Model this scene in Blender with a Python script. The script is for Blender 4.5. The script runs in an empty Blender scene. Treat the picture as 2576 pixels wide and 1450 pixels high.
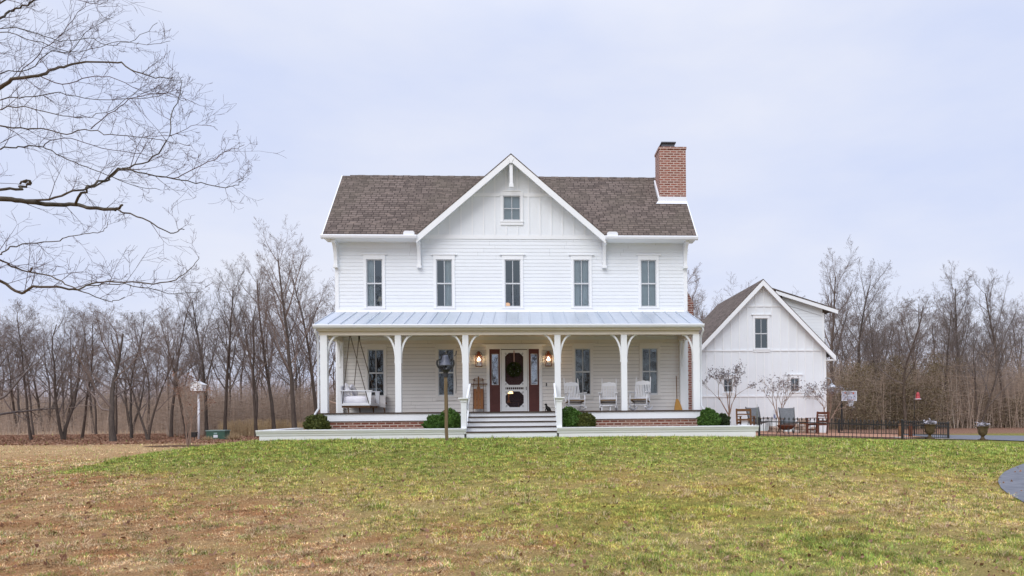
import bpy, math, random
import numpy as np
from mathutils import Vector, Matrix

R = math.radians
C = bpy.context.scene.collection
scene = bpy.context.scene

# ------------------------------------------------------------------ camera
F, PX, PY, CZ = 1900.0, 1431.0, 1037.0, 0.9          # focal length and principal point on a 2576 px wide picture
YAW, ROLL = R(3.2), R(0.5)
r0 = Vector((math.cos(YAW), -math.sin(YAW), 0)); dv = Vector((math.sin(YAW), math.cos(YAW), 0)); u0 = Vector((0, 0, 1))
rv = r0 * math.cos(ROLL) - u0 * math.sin(ROLL); uv_ = u0 * math.cos(ROLL) + r0 * math.sin(ROLL)
cam = bpy.data.cameras.new('camera'); camo = bpy.data.objects.new('camera', cam); C.objects.link(camo)
M = Matrix((rv, uv_, -dv)).transposed().to_4x4(); M.translation = Vector((0, 0, CZ))
camo.matrix_world = M
cam.sensor_width = 36; cam.lens = F / 2576 * 36
cam.shift_x = 0.5 - PX / 2576; cam.shift_y = (PY - 725) / 2576
cam.clip_start = 0.1; cam.clip_end = 3000
scene.camera = camo
scene.render.resolution_x = 1024; scene.render.resolution_y = 576

def at(px, py, Y):
    v = dv + rv * ((px - PX) / F) - uv_ * ((py - PY) / F)
    t = Y / v.y
    return Vector((v.x * t, Y, CZ + v.z * t))

# ------------------------------------------------------------------ noise and terrain
def _h(ix, iy, s):
    n = (ix.astype(np.int64) * 374761393 + iy.astype(np.int64) * 668265263 + s * 144665) & 0x7fffffff
    n = ((n ^ (n >> 13)) * 1274126177) & 0x7fffffff
    return ((n ^ (n >> 16)) & 0xffff) / 65535.0

def vnoise(x, y, s=0):
    x = np.asarray(x, float); y = np.asarray(y, float)
    ix = np.floor(x); iy = np.floor(y); fx = x - ix; fy = y - iy
    fx = fx * fx * (3 - 2 * fx); fy = fy * fy * (3 - 2 * fy)
    a = _h(ix, iy, s); b = _h(ix + 1, iy, s); c = _h(ix, iy + 1, s); d = _h(ix + 1, iy + 1, s)
    return (a * (1 - fx) + b * fx) * (1 - fy) + (c * (1 - fx) + d * fx) * fy

def fbm(x, y, s=0, o=4):
    t = 0; a = .5; f = 1.0
    for i in range(o):
        t = t + a * vnoise(np.asarray(x) * f + 17.3 * i, np.asarray(y) * f + 9.1 * i, s + i); a *= .5; f *= 2.03
    return t / (1 - .5 ** o)

def sst(a, b, x):
    t = np.clip((np.asarray(x, float) - a) / (b - a), 0, 1)
    return t * t * (3 - 2 * t)

def ground(x, y):
    x = np.asarray(x, float); y = np.asarray(y, float)
    base = -.72 + .12 * sst(4, 22, y)
    dx = np.maximum(np.maximum(-7 - x, 0) / 8.0, np.maximum(x - 1.9, 0) / 27.0)
    dy = np.maximum(np.maximum(22.3 - y, 0) / 15.5, np.maximum(y - 34, 0) / 16.0)
    w = sst(0, 1, 1 - np.sqrt(dx * dx + dy * dy))
    z = base + (.12 - base) * w
    z = z + .05 * (fbm(x * .35, y * .35, 3, 3) - .5) * (1 - sst(.75, 1, w) * .6)
    z = z + 7.0 * sst(85, 300, y) + 5 * sst(90, 300, np.abs(x))
    return z

def gz(x, y):
    return float(ground(x, y))

def on_ground(px, py, y0=3.0, y1=150.0):
    prev = y0
    for i in range(4000):
        y = y0 + (y1 - y0) * i / 4000.0
        p = at(px, py, y)
        if p.z <= gz(p.x, p.y): return p
    return at(px, py, y1)

# ------------------------------------------------------------------ mesh helpers
OFF = {}
class MB:
    def __init__(s): s.v = []; s.f = []
    def add(s, vs, fs):
        n = len(s.v); s.v.extend([tuple(p) for p in vs]); s.f.extend([tuple(i + n for i in f) for f in fs]); return s
    def box(s, x0, x1, y0, y1, z0, z1):
        return s.add([(x0, y0, z0), (x1, y0, z0), (x1, y1, z0), (x0, y1, z0), (x0, y0, z1), (x1, y0, z1), (x1, y1, z1), (x0, y1, z1)],
                     [(0, 3, 2, 1), (4, 5, 6, 7), (0, 1, 5, 4), (1, 2, 6, 5), (2, 3, 7, 6), (3, 0, 4, 7)])
    def frustum(s, x, y, z0, z1, a0, b0, a1, b1):
        return s.add([(x - a0, y - b0, z0), (x + a0, y - b0, z0), (x + a0, y + b0, z0), (x - a0, y + b0, z0),
                      (x - a1, y - b1, z1), (x + a1, y - b1, z1), (x + a1, y + b1, z1), (x - a1, y + b1, z1)],
                     [(0, 3, 2, 1), (4, 5, 6, 7), (0, 1, 5, 4), (1, 2, 6, 5), (2, 3, 7, 6), (3, 0, 4, 7)])
    def bar(s, p, q, w, h, up=(0, 0, 1)):
        p = Vector(p); q = Vector(q); d = (q - p).normalized(); up = Vector(up)
        if abs(d.dot(up)) > .98: up = Vector((0, 1, 0))
        a = d.cross(up).normalized() * (w / 2); b = a.cross(d).normalized() * (h / 2)
        return s.add([p - a - b, p + a - b, p + a + b, p - a + b, q - a - b, q + a - b, q + a + b, q - a + b],
                     [(0, 3, 2, 1), (4, 5, 6, 7), (0, 1, 5, 4), (1, 2, 6, 5), (2, 3, 7, 6), (3, 0, 4, 7)])
    def quad(s, *p): return s.add(p, [tuple(range(len(p)))])
    def prism(s, poly, y0, y1):                       # poly in x,z extruded along y
        n = len(poly); vs = [(x, y0, z) for x, z in poly] + [(x, y1, z) for x, z in poly]
        fs = [tuple(range(n)), tuple(range(2 * n - 1, n - 1, -1))] + [(i, i + n, (i + 1) % n + n, (i + 1) % n) for i in range(n)]
        return s.add(vs, fs)
    def prism_x(s, poly, x0, x1):                     # poly in y,z extruded along x
        n = len(poly); vs = [(x0, y, z) for y, z in poly] + [(x1, y, z) for y, z in poly]
        fs = [tuple(range(n)), tuple(range(2 * n - 1, n - 1, -1))] + [(i, i + n, (i + 1) % n + n, (i + 1) % n) for i in range(n)]
        return s.add(vs, fs)
    def prism_z(s, poly, z0, z1):
        n = len(poly); vs = [(x, y, z0) for x, y in poly] + [(x, y, z1) for x, y in poly]
        fs = [tuple(range(n - 1, -1, -1)), tuple(range(n, 2 * n))] + [(i, (i + 1) % n, (i + 1) % n + n, i + n) for i in range(n)]
        return s.add(vs, fs)
    def tube(s, pts, rads, k=6, cap=True):
        pts = [Vector(p) for p in pts]
        if not isinstance(rads, (list, tuple)): rads = [rads] * len(pts)
        n0 = len(s.v)
        for i, p in enumerate(pts):
            d = (pts[min(i + 1, len(pts) - 1)] - pts[max(i - 1, 0)]).normalized()
            ref = Vector((0, 0, 1)) if abs(d.z) < .9 else Vector((1, 0, 0))
            a = d.cross(ref).normalized(); b = d.cross(a)
            for j in range(k):
                t = 2 * math.pi * j / k
                s.v.append(tuple(p + a * (math.cos(t) * rads[i]) + b * (math.sin(t) * rads[i])))
        for i in range(len(pts) - 1):
            for j in range(k):
                s.f.append((n0 + i * k + j, n0 + i * k + (j + 1) % k, n0 + (i + 1) * k + (j + 1) % k, n0 + (i + 1) * k + j))
        if cap and k > 2:
            s.f.append(tuple(n0 + j for j in range(k - 1, -1, -1))); e = n0 + (len(pts) - 1) * k
            s.f.append(tuple(e + j for j in range(k)))
        return s
    def lathe(s, prof, cx=0, cy=0, k=20):             # prof: (radius, z)
        n0 = len(s.v)
        for r, z in prof:
            for j in range(k):
                t = 2 * math.pi * j / k; s.v.append((cx + r * math.cos(t), cy + r * math.sin(t), z))
        for i in range(len(prof) - 1):
            for j in range(k):
                s.f.append((n0 + i * k + j, n0 + i * k + (j + 1) % k, n0 + (i + 1) * k + (j + 1) % k, n0 + (i + 1) * k + j))
        s.f.append(tuple(n0 + j for j in range(k - 1, -1, -1))); e = n0 + (len(prof) - 1) * k; s.f.append(tuple(e + j for j in range(k)))
        return s
    def blob(s, c, rx, ry, rz, nu=14, nv=9, power=1.0, jit=0, rng=None):
        n0 = len(s.v)
        for i in range(nv + 1):
            ph = math.pi * i / nv
            for j in range(nu):
                th = 2 * math.pi * j / nu
                def pw(t): return math.copysign(abs(t) ** power, t)
                m = 1 + (rng.uniform(-jit, jit) if jit else 0)
                s.v.append((c[0] + rx * m * pw(math.sin(ph)) * pw(math.cos(th)), c[1] + ry * m * pw(math.sin(ph)) * pw(math.sin(th)), c[2] + rz * m * pw(math.cos(ph))))
        for i in range(nv):
            for j in range(nu):
                s.f.append((n0 + i * nu + j, n0 + (i + 1) * nu + j, n0 + (i + 1) * nu + (j + 1) % nu, n0 + i * nu + (j + 1) % nu))
        return s
    def mesh(s, name, mat, smooth=False, off=(0, 0, 0)):
        me = bpy.data.meshes.new(name)
        me.from_pydata([(x - off[0], y - off[1], z - off[2]) for x, y, z in s.v], [], s.f)
        me.materials.append(mat)
        # metre-scaled UVs: u runs level along the face, v runs up it
        uvl = me.uv_layers.new(name='uv')
        vs = s.v
        data = np.zeros((len(me.loops), 2), np.float32)
        for p in me.polygons:
            n = p.normal
            if abs(n.z) > .999: u = Vector((1, 0, 0)); w = Vector((0, 1, 0))
            else:
                u = Vector((-n.y, n.x, 0)).normalized(); w = n.cross(u)
            for li, vi in zip(p.loop_indices, p.vertices):
                q = vs[vi]; data[li, 0] = q[0] * u.x + q[1] * u.y + q[2] * u.z; data[li, 1] = q[0] * w.x + q[1] * w.y + q[2] * w.z
        uvl.data.foreach_set('uv', data.ravel())
        if smooth: me.polygons.foreach_set('use_smooth', [True] * len(me.polygons))
        me.update(); return me
    def build(s, name, mat, parent=None, smooth=False):
        off = OFF.get(parent.name, (0, 0, 0)) if parent else (0, 0, 0)
        o = bpy.data.objects.new(name, s.mesh(name, mat, smooth, off)); C.objects.link(o)
        if parent: o.parent = parent; OFF[o.name] = off
        return o

def tag(o, label=None, cat=None, group=None, kind=None):
    if label: o['label'] = label
    if cat: o['category'] = cat
    if group: o['group'] = group
    if kind: o['kind'] = kind
    return o

def thing(name, label, cat, loc=(0, 0, 0), group=None, rz=0, world=False):
    """An Empty at the base of a thing; world=True: its parts are given in world coordinates."""
    o = bpy.data.objects.new(name, None); C.objects.link(o); o.empty_display_size = .2
    o.location = loc; o.rotation_euler = (0, 0, rz); tag(o, label, cat, group)
    if world: OFF[o.name] = tuple(loc)
    return o

def dup(root, loc, rz=None, label=None, group=None, sc=None):
    def cp(o, par):
        c = o.copy(); C.objects.link(c)
        if par: c.parent = par
        for ch in [k for k in o.children]: cp(ch, c)
        return c
    r = cp(root, None); r.location = loc
    if rz is not None: r.rotation_euler = (0, 0, rz)
    if sc is not None: r.scale = sc if hasattr(sc, '__len__') else (sc, sc, sc)
    if label: r['label'] = label
    if group: r['group'] = group
    return r

# ------------------------------------------------------------------ materials
class NT:
    def __init__(s, name):
        s.m = bpy.data.materials.new(name); s.m.use_nodes = True; s.t = s.m.node_tree; s.n = s.t.nodes
        s.b = s.n['Principled BSDF']; s.out = s.n['Material Output']
    def new(s, typ, **kw):
        nd = s.n.new(typ)
        for k, v in kw.items():
            if k.startswith('i_'):
                key = k[2:]; key = int(key) if key.isdigit() else key
                nd.inputs[key].default_value = v
            else: setattr(nd, k, v)
        return nd
    def link(s, a, b): s.t.links.new(a, b)
    def mix(s, f, a, b, blend='MIX'):
        nd = s.new('ShaderNodeMix', data_type='RGBA', blend_type=blend)
        for sock, val in ((nd.inputs[0], f), (nd.inputs[6], a), (nd.inputs[7], b)):
            if hasattr(val, 'is_output'): s.link(val, sock)
            else: sock.default_value = val if not isinstance(val, tuple) else (*val, 1)[:4]
        return nd.outputs[2]
    def ramp(s, f, stops):
        nd = s.new('ShaderNodeValToRGB'); e = nd.color_ramp.elements
        while len(e) < len(stops): e.new(.5)
        for el, (p, c) in zip(e, stops): el.position = p; el.color = (*c, 1) if len(c) == 3 else c
        s.link(f, nd.inputs[0]); return nd.outputs[0]
    def noise(s, vec, scale, detail=4, rough=.55):
        nd = s.new('ShaderNodeTexNoise'); nd.inputs['Scale'].default_value = scale; nd.inputs['Detail'].default_value = detail; nd.inputs['Roughness'].default_value = rough
        if vec is not None: s.link(vec, nd.inputs['Vector'])
        return nd.outputs['Fac']
    def coords(s, which='Object'):
        return s.new('ShaderNodeTexCoord').outputs[which]
    def mapping(s, vec, scale=(1, 1, 1)):
        nd = s.new('ShaderNodeMapping'); nd.inputs['Scale'].default_value = scale; s.link(vec, nd.inputs['Vector']); return nd.outputs[0]
    def bump(s, h, strength=.3, dist=.01):
        nd = s.new('ShaderNodeBump'); nd.inputs['Strength'].default_value = strength; nd.inputs['Distance'].default_value = dist
        s.link(h, nd.inputs['Height']); s.link(nd.outputs[0], s.b.inputs['Normal'])
    def base(s, c):
        if hasattr(c, 'is_output'): s.link(c, s.b.inputs['Base Color'])
        else: s.b.inputs['Base Color'].default_value = (*c, 1)
    def fin(s, rough=.6, spec=.3, metal=0):
        s.b.inputs['Roughness'].default_value = rough; s.b.inputs['Specular IOR Level'].default_value = spec; s.b.inputs['Metallic'].default_value = metal
        return s.m

def varied(name, a, b, scale=3, rough=.6, spec=.3, metal=0, bump=0, bscale=40, stretch=(1, 1, 1)):
    t = NT(name); co = t.mapping(t.coords(), stretch)
    f = t.ramp(t.noise(co, scale, 5), [(.3, a), (.7, b)]); t.base(f)
    if bump: t.bump(t.noise(co, bscale, 4), bump, .01)
    return t.fin(rough, spec, metal)

def painted(name, c, dirt, scale=.8, boards=0, splash=0):
    t = NT(name); co = t.coords()
    n1 = t.noise(co, scale, 6, .65); n2 = t.noise(t.mapping(co, (9, 9, .7)), 1.0, 4)
    a = t.mix(t.ramp(n1, [(.38, (0, 0, 0)), (.78, (.7, .7, .7))]), c, dirt)
    a = t.mix(t.ramp(n2, [(.58, (0, 0, 0)), (.95, (.3, .3, .3))]), a, dirt)
    if boards:
        g = t.new('ShaderNodeNewGeometry'); a = t.mix(t.ramp(g.outputs['Random Per Island'], [(0, (0, 0, 0)), (1, (boards, boards, boards))]), a, tuple(v * .80 for v in c))
    if splash:
        sp = t.new('ShaderNodeSeparateXYZ'); t.link(co, sp.inputs[0]); mr = t.new('ShaderNodeMapRange'); mr.inputs['From Min'].default_value = -.02; mr.inputs['From Max'].default_value = splash; mr.inputs['To Min'].default_value = 1; mr.inputs['To Max'].default_value = 0
        t.link(sp.outputs[2], mr.inputs[0]); ml = t.new('ShaderNodeMath', operation='MULTIPLY'); t.link(mr.outputs[0], ml.inputs[0]); t.link(t.noise(co, 2.2, 5, .7), ml.inputs[1]); a = t.mix(ml.outputs[0], a, (.50, .40, .28))
    t.base(a); t.bump(t.noise(co, 35, 3), .08, .005); return t.fin(.5, .35)

WHITE = painted('white_paint', (.83, .85, .87), (.75, .77, .79))
SIDING = painted('white_siding', (.80, .835, .87), (.74, .77, .80), boards=.22)
PORCHW = painted('shade_tinted_siding', (.81, .785, .755), (.75, .725, .69), boards=.25)  # white siding again, with the warm tone of the porch shade painted into it
TRIMW = painted('white_trim', (.84, .86, .88), (.77, .79, .81))
CREAM = painted('cream_porch_paint', (.72, .66, .57), (.66, .60, .51))
SASHM = painted('sash_paint', (.62, .64, .66), (.55, .57, .6))
WALLW = painted('garden_wall_paint', (.87, .885, .90), (.80, .81, .81), splash=.22)
PORCHT = painted('shade_tinted_trim', (.78, .76, .73), (.72, .70, .67))  # white trim of the lower windows, coloured warmer to imitate the shade under the porch
GUTTER = painted('gutter_paint', (.80, .82, .86), (.72, .74, .79))

def brick(name, c1, c2, pale, mortar, w=.21, h=.068, ms=.009):
    t = NT(name); u = t.coords('UV')
    b = t.new('ShaderNodeTexBrick', i_Scale=1.0); b.offset = .5
    b.inputs['Brick Width'].default_value = w; b.inputs['Row Height'].default_value = h; b.inputs['Mortar Size'].default_value = ms
    b.inputs['Mortar Smooth'].default_value = .3; b.inputs['Bias'].default_value = -.1
    b.inputs['Color1'].default_value = (*c1, 1); b.inputs['Color2'].default_value = (*c2, 1); b.inputs['Mortar'].default_value = (*mortar, 1)
    t.link(u, b.inputs['Vector'])
    n = t.noise(u, 2.6, 3, .6); wash = t.ramp(n, [(.5, (0, 0, 0)), (.72, (.7, .7, .7))])
    n2 = t.noise(u, 40, 4)
    col = t.mix(wash, b.outputs['Color'], pale); col = t.mix(t.ramp(n2, [(.3, (0, 0, 0)), (.75, (.45, .45, .45))]), col, (.10, .05, .04))
    t.base(col)
    inv = t.new('ShaderNodeMath', operation='SUBTRACT', i_0=1.0); t.link(b.outputs['Fac'], inv.inputs[1]); t.bump(inv.outputs[0], .6, .008)
    return t.fin(.85, .2)
BRICK = brick('old_brick', (.27, .085, .055), (.17, .055, .038), (.46, .29, .22), (.60, .49, .41), .26, .090, .018)
CHIMB = brick('chimney_brick', (.36, .125, .09), (.19, .062, .045), (.46, .25, .20), (.62, .50, .44), .25, .088, .020)

def shingles():
    t = NT('asphalt_shingles'); u = t.coords('UV')
    b = t.new('ShaderNodeTexBrick', i_Scale=1.0); b.offset = .37; b.offset_frequency = 2; b.squash = .72; b.squash_frequency = 3
    b.inputs['Brick Width'].default_value = .27; b.inputs['Row Height'].default_value = .142; b.inputs['Mortar Size'].default_value = .016; b.inputs['Mortar Smooth'].default_value = .4
    b.inputs['Bias'].default_value = -.15
    b.inputs['Color1'].default_value = (.205, .164, .142, 1); b.inputs['Color2'].default_value = (.080, .064, .056, 1); b.inputs['Mortar'].default_value = (.024, .018, .016, 1)
    t.link(u, b.inputs['Vector'])
    n = t.noise(t.mapping(u, (2.2, 6.5, 1)), 1.0, 3, .7); n2 = t.noise(u, .5, 3); n3 = t.noise(u, 90, 2)
    col = t.mix(t.ramp(n, [(.56, (0, 0, 0)), (.70, (.9, .9, .9))]), b.outputs['Color'], (.27, .21, .175))
    col = t.mix(t.ramp(n2, [(.45, (0, 0, 0)), (.7, (.45, .45, .45))]), col, (.13, .115, .085))
    col = t.mix(.22, col, t.ramp(n3, [(.3, (.04, .03, .026)), (.7, (.19, .145, .125))]))
    t.base(col); t.bump(b.outputs['Fac'], -.5, .012); return t.fin(.9, .15)
SHING = shingles()

def metal_roof():
    t = NT('standing_seam_metal'); u = t.coords('UV'); sx = t.new('ShaderNodeSeparateXYZ'); t.link(u, sx.inputs[0])
    dvd = t.new('ShaderNodeMath', operation='DIVIDE', i_1=.405); t.link(sx.outputs[0], dvd.inputs[0])
    fl = t.new('ShaderNodeMath', operation='FLOOR'); t.link(dvd.outputs[0], fl.inputs[0])
    wn = t.new('ShaderNodeTexWhiteNoise', noise_dimensions='1D'); t.link(fl.outputs[0], wn.inputs['W'])
    a = t.ramp(wn.outputs['Value'], [(.0, (.60, .64, .70)), (.8, (.56, .605, .67)), (.97, (.47, .53, .61))])
    n = t.noise(u, 2.2, 5, .6); a = t.mix(t.ramp(n, [(.4, (0, 0, 0)), (.75, (.6, .6, .6))]), a, (.50, .56, .64))
    t.base(a); t.bump(t.noise(u, 5, 2), .05, .01); return t.fin(.42, .5, .55)
MROOF = metal_roof()

def glass(name, refl, tint):
    t = NT(name); t.n.remove(t.b)
    g = t.new('ShaderNodeBsdfGlossy', i_Roughness=.02); g.inputs['Color'].default_value = (*tint, 1)
    tr = t.new('ShaderNodeBsdfTransparent'); tr.inputs['Color'].default_value = (.9, .94, .95, 1)
    fr = t.new('ShaderNodeFresnel', i_IOR=1.5)
    ad = t.new('ShaderNodeMath', operation='ADD', i_1=refl); t.link(fr.outputs[0], ad.inputs[0])
    bp = t.new('ShaderNodeBump'); bp.inputs['Strength'].default_value = .05; bp.inputs['Distance'].default_value = .02
    t.link(t.noise(t.coords(), 2.5, 2), bp.inputs['Height']); t.link(bp.outputs[0], g.inputs['Normal'])
    mx = t.new('ShaderNodeMixShader'); t.link(ad.outputs[0], mx.inputs[0]); t.link(tr.outputs[0], mx.inputs[1]); t.link(g.outputs[0], mx.inputs[2])
    t.link(mx.outputs[0], t.out.inputs['Surface']); return t.m
GLASS = glass('window_glass', .11, (.84, .95, .97))
def screen_mat():
    t = NT('insect_screen'); t.base((.12, .085, .095)); t.fin(.8, .1); tr = t.new('ShaderNodeBsdfTransparent'); mx = t.new('ShaderNodeMixShader', i_0=.34)
    t.link(tr.outputs[0], mx.inputs[1]); t.link(t.b.outputs[0], mx.inputs[2]); t.link(mx.outputs[0], t.out.inputs['Surface']); return t.m
SCREEN = screen_mat()
GLASSB = glass('bright_leaded_glass', .30, (.85, .93, 1.0))

def emis(name, c, s):
    t = NT(name); t.base((.8, .7, .5)); t.b.inputs['Emission Color'].default_value = (*c, 1); t.b.inputs['Emission Strength'].default_value = s
    return t.m
BULB = emis('lit_bulb', (1, .72, .42), 14); LAMPG = emis('lit_lamp_shade', (1, .50, .22), .9); PENDANT = emis('lit_pendant_glass', (1, .62, .28), 5)

IRON = varied('black_iron', (.012, .012, .014), (.03, .028, .027), 8, .5, .4)
BELLM = varied('grey_bell_metal', (.05, .055, .075), (.10, .105, .13), 10, .45, .5, .3)
DARKST = varied('dark_stained_board', (.045, .028, .022), (.09, .06, .045), 2, .6, .3, stretch=(.5, 6, 6))
RED = varied('dark_red_door_paint', (.085, .022, .018), (.12, .034, .028), 2, .45, .4)
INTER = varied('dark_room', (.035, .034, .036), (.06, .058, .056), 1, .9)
CURT = varied('sheer_curtain_cloth', (.42, .49, .52), (.62, .69, .72), 6, .9, .1, stretch=(8, 8, .3))
BLIND = varied('roller_blind_cloth', (.36, .43, .46), (.44, .51, .54), 3, .9, .1)
ROPE = varied('brown_rope', (.09, .07, .055), (.15, .12, .10), 30, .9)
LINEN = varied('white_linen', (.74, .73, .80), (.84, .83, .88), 5, .9, .1, bump=.25, bscale=12)
WOODB = varied('brown_wood', (.13, .065, .03), (.24, .13, .06), 3, .6, .3, stretch=(8, 8, .8))
WOODO = varied('honey_wood', (.22, .085, .028), (.32, .135, .045), 3, .5, .3, stretch=(8, 8, .6))
WOODG = varied('weathered_post_wood', (.13, .092, .052), (.24, .175, .10), 3, .85, .2, bump=.4, bscale=25, stretch=(10, 10, .6))
RUST = varied('rusty_iron', (.07, .025, .014), (.14, .05, .025), 14, .7)
CHAIRW = varied('rocker_white_paint', (.72, .73, .77), (.80, .81, .84), 4, .5, .35)
WOVEN = varied('woven_seat', (.16, .11, .07), (.26, .18, .11), 30, .9, bump=.4)
STRAWB = varied('broom_straw', (.40, .21, .06), (.55, .31, .10), 20, .9, .1, stretch=(6, 6, .5))
BLACK = varied('black_coat', (.008, .008, .008), (.018, .016, .016), 6, .6)
SLING = varied('grey_sling_fabric', (.13, .14, .15), (.19, .20, .21), 20, .8, .2)
GREENB = varied('green_utility_paint', (.028, .075, .052), (.045, .105, .072), 2, .5, .4)
PAPER = varied('white_label', (.55, .58, .62), (.72, .74, .78), 20, .7)
STONE = varied('field_stone', (.30, .22, .17), (.46, .36, .29), 6, .9, .1, bump=.5)
URNM = varied('rusted_urn_iron', (.075, .052, .030), (.15, .11, .062), 8, .8, .2, bump=.3)
FROST = varied('dusty_pale_leaves', (.28, .26, .29), (.46, .44, .47), 20, .8)
REDGL = varied('red_feeder_plastic', (.32, .015, .02), (.45, .03, .035), 4, .3, .5)
ZINC = varied('galvanised_metal', (.45, .47, .50), (.60, .62, .66), 6, .45, .5, .4)
BOARDG = varied('backboard_panel', (.36, .37, .45), (.46, .47, .54), 5, .3, .5)
ORANGE = varied('orange_rim', (.50, .10, .04), (.6, .14, .06), 8, .5)
CONC = varied('concrete', (.36, .31, .27), (.46, .41, .36), 3, .9, .1)
PATIO = varied('terracotta_paving', (.30, .150, .095), (.44, .25, .165), 5, .9, .1)
MULCH = varied('mulch', (.075, .042, .026), (.15, .085, .05), 14, .95, .1, bump=.6)
ASPH = varied('asphalt', (.125, .13, .150), (.185, .19, .212), 6, .85, .2, bump=.25, bscale=160)

def bark(name, a, b, isl=False):
    t = NT(name); co = t.coords()
    n = t.noise(t.mapping(co, (5, 5, 1.2)), 2.0, 5, .6)
    col = t.ramp(n, [(.3, a), (.7, b)])
    oi = t.new('ShaderNodeObjectInfo'); col = t.mix(t.ramp(oi.outputs['Random'], [(0, (0, 0, 0)), (1, (.55, .55, .55))]), col, (b[0] * 1.15, b[1] * .98, b[2] * .9))
    t.base(col); t.bump(n, .6, .02); return t.fin(.9, .1)
BARK = bark('grey_brown_bark', (.050, .041, .036), (.118, .098, .084))
TWIG = bark('twig_bark', (.125, .104, .094), (.215, .182, .166))
BARKF = bark('mossy_limb_bark', (.050, .044, .034), (.13, .112, .086))
TWIGF = bark('purplish_twig_bark', (.085, .062, .066), (.15, .112, .118))
MYRT = bark('smooth_tan_bark', (.20, .15, .12), (.34, .26, .21))

def islands(name, cols, rough=.8, spec=.2):
    t = NT(name); g = t.new('ShaderNodeNewGeometry')
    n = len(cols); t.base(t.ramp(g.outputs['Random Per Island'], [(i / max(1, n - 1), c) for i, c in enumerate(cols)])); return t.fin(rough, spec)
BOX = islands('boxwood_leaves', [(.030, .075, .010), (.055, .125, .016), (.085, .165, .025), (.045, .10, .014)], .6, .3)
BOXY = islands('olive_boxwood_leaves', [(.040, .055, .010), (.075, .090, .015), (.10, .105, .02), (.05, .065, .012)], .6, .3)
CEDAR = islands('dark_evergreen_needles', [(.022, .035, .014), (.04, .06, .022), (.055, .075, .03)])
SEED = islands('dry_seed_heads', [(.17, .155, .165), (.25, .23, .24), (.33, .31, .31)])
RUSSET = islands('russet_leaves', [(.16, .075, .05), (.22, .12, .085), (.28, .17, .12)])
BRUSH = islands('bare_brush_stems', [(.18, .135, .105), (.34, .26, .205), (.46, .35, .275), (.27, .195, .14), (.40, .335, .28)])
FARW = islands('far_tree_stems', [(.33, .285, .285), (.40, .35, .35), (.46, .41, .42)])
DRYG = islands('dry_grass_blades', [(.30, .20, .11), (.40, .29, .17), (.48, .36, .22)])
LEAFL = islands('fallen_leaf_litter', [(.20, .10, .065), (.28, .15, .095), (.36, .22, .145), (.16, .09, .06)])
WREATH = islands('wreath_greens', [(.022, .034, .010), (.045, .060, .016), (.07, .085, .03)])
PEBB = islands('pale_stones', [(.40, .34, .30), (.5, .44, .4)])

def vcol(name, rough=.95, fine=True):
    t = NT(name); at_ = t.new('ShaderNodeAttribute', attribute_name='Col'); c = at_.outputs['Color']
    if fine:
        co = t.coords(); n = t.noise(co, 9, 6, .7); n2 = t.noise(co, 45, 4, .7)
        c = t.mix(t.ramp(n, [(.35, (0, 0, 0)), (.75, (.75, .75, .75))]), c, t.mix(1.0, c, (1.55, 1.45, 1.3), 'MULTIPLY'))
        c = t.mix(t.ramp(n2, [(.36, (.9, .9, .9)), (.58, (0, 0, 0))]), c, t.mix(1.0, c, (.38, .34, .32), 'MULTIPLY'))
        t.bump(n2, .8, .05)
    t.base(c); return t.fin(rough, .05)
GROUNDM = vcol('ground_cover'); BLADEM = vcol('grass_blades', .9, False)

# ------------------------------------------------------------------ ground colour field (world coordinates)
def cover(x, y):
    """weights of green / olive / straw / brown at a ground point"""
    n = fbm(x * .55, y * .55, 11, 4) - .5; n2 = fbm(x * 1.7, y * 1.7, 23, 3) - .5; nb = fbm(x * .16, y * .16, 41, 3) - .5
    sd = np.where(x < -2.3, (y - 16.2) + .80 * (x + 9.6), (y - 10.35) + 1.45 * (x + 2.3)) * .78
    sd = np.minimum(sd, (x + 9.9 + .2 * np.maximum(y - 17, 0)) * 1.6)
    ew = .55 + .22 * np.clip(x + 9, 0, 9); inn = sst(-ew, 1.15 * ew, sd + n * (1.2 + 2.4 * ew))                                  # inside the sown lawn
    hous = sst(12.5, 19.0, y + n * 9) * inn
    g = (.22 + .60 * hous + .6 * n2 * (1 - .5 * hous) + .5 * nb) * inn + .03
    patch = np.exp(-(((x - 3.6) / 2.2) ** 2 + ((y - 8.0) / 1.1) ** 2)) * .5 * inn
    g = np.clip(g + patch, .0, 1)
    s = np.clip((.28 + 1.2 * n - .28 * hous) * inn + (.46 + 1.0 * n2) * (1 - inn), .02, 1)
    b = np.clip((.05 + 1.1 * np.maximum(-n2 - .08, 0) * (1 - .6 * hous)) * inn + (.64 - 1.0 * n2) * (1 - inn), .01, 1)
    o = np.clip(.40 * inn + .05, 0, 1)
    far = sst(24, 34, y) * (1 - inn)
    b = b * (1 - .6 * far); s = s + .25 * far
    w = np.stack([g, o, s, b], -1)
    return w / w.sum(-1, keepdims=True)
PAL = np.array([(.230, .312, .068), (.50, .425, .110), (.80, .580, .320), (.52, .245, .115)])

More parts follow.
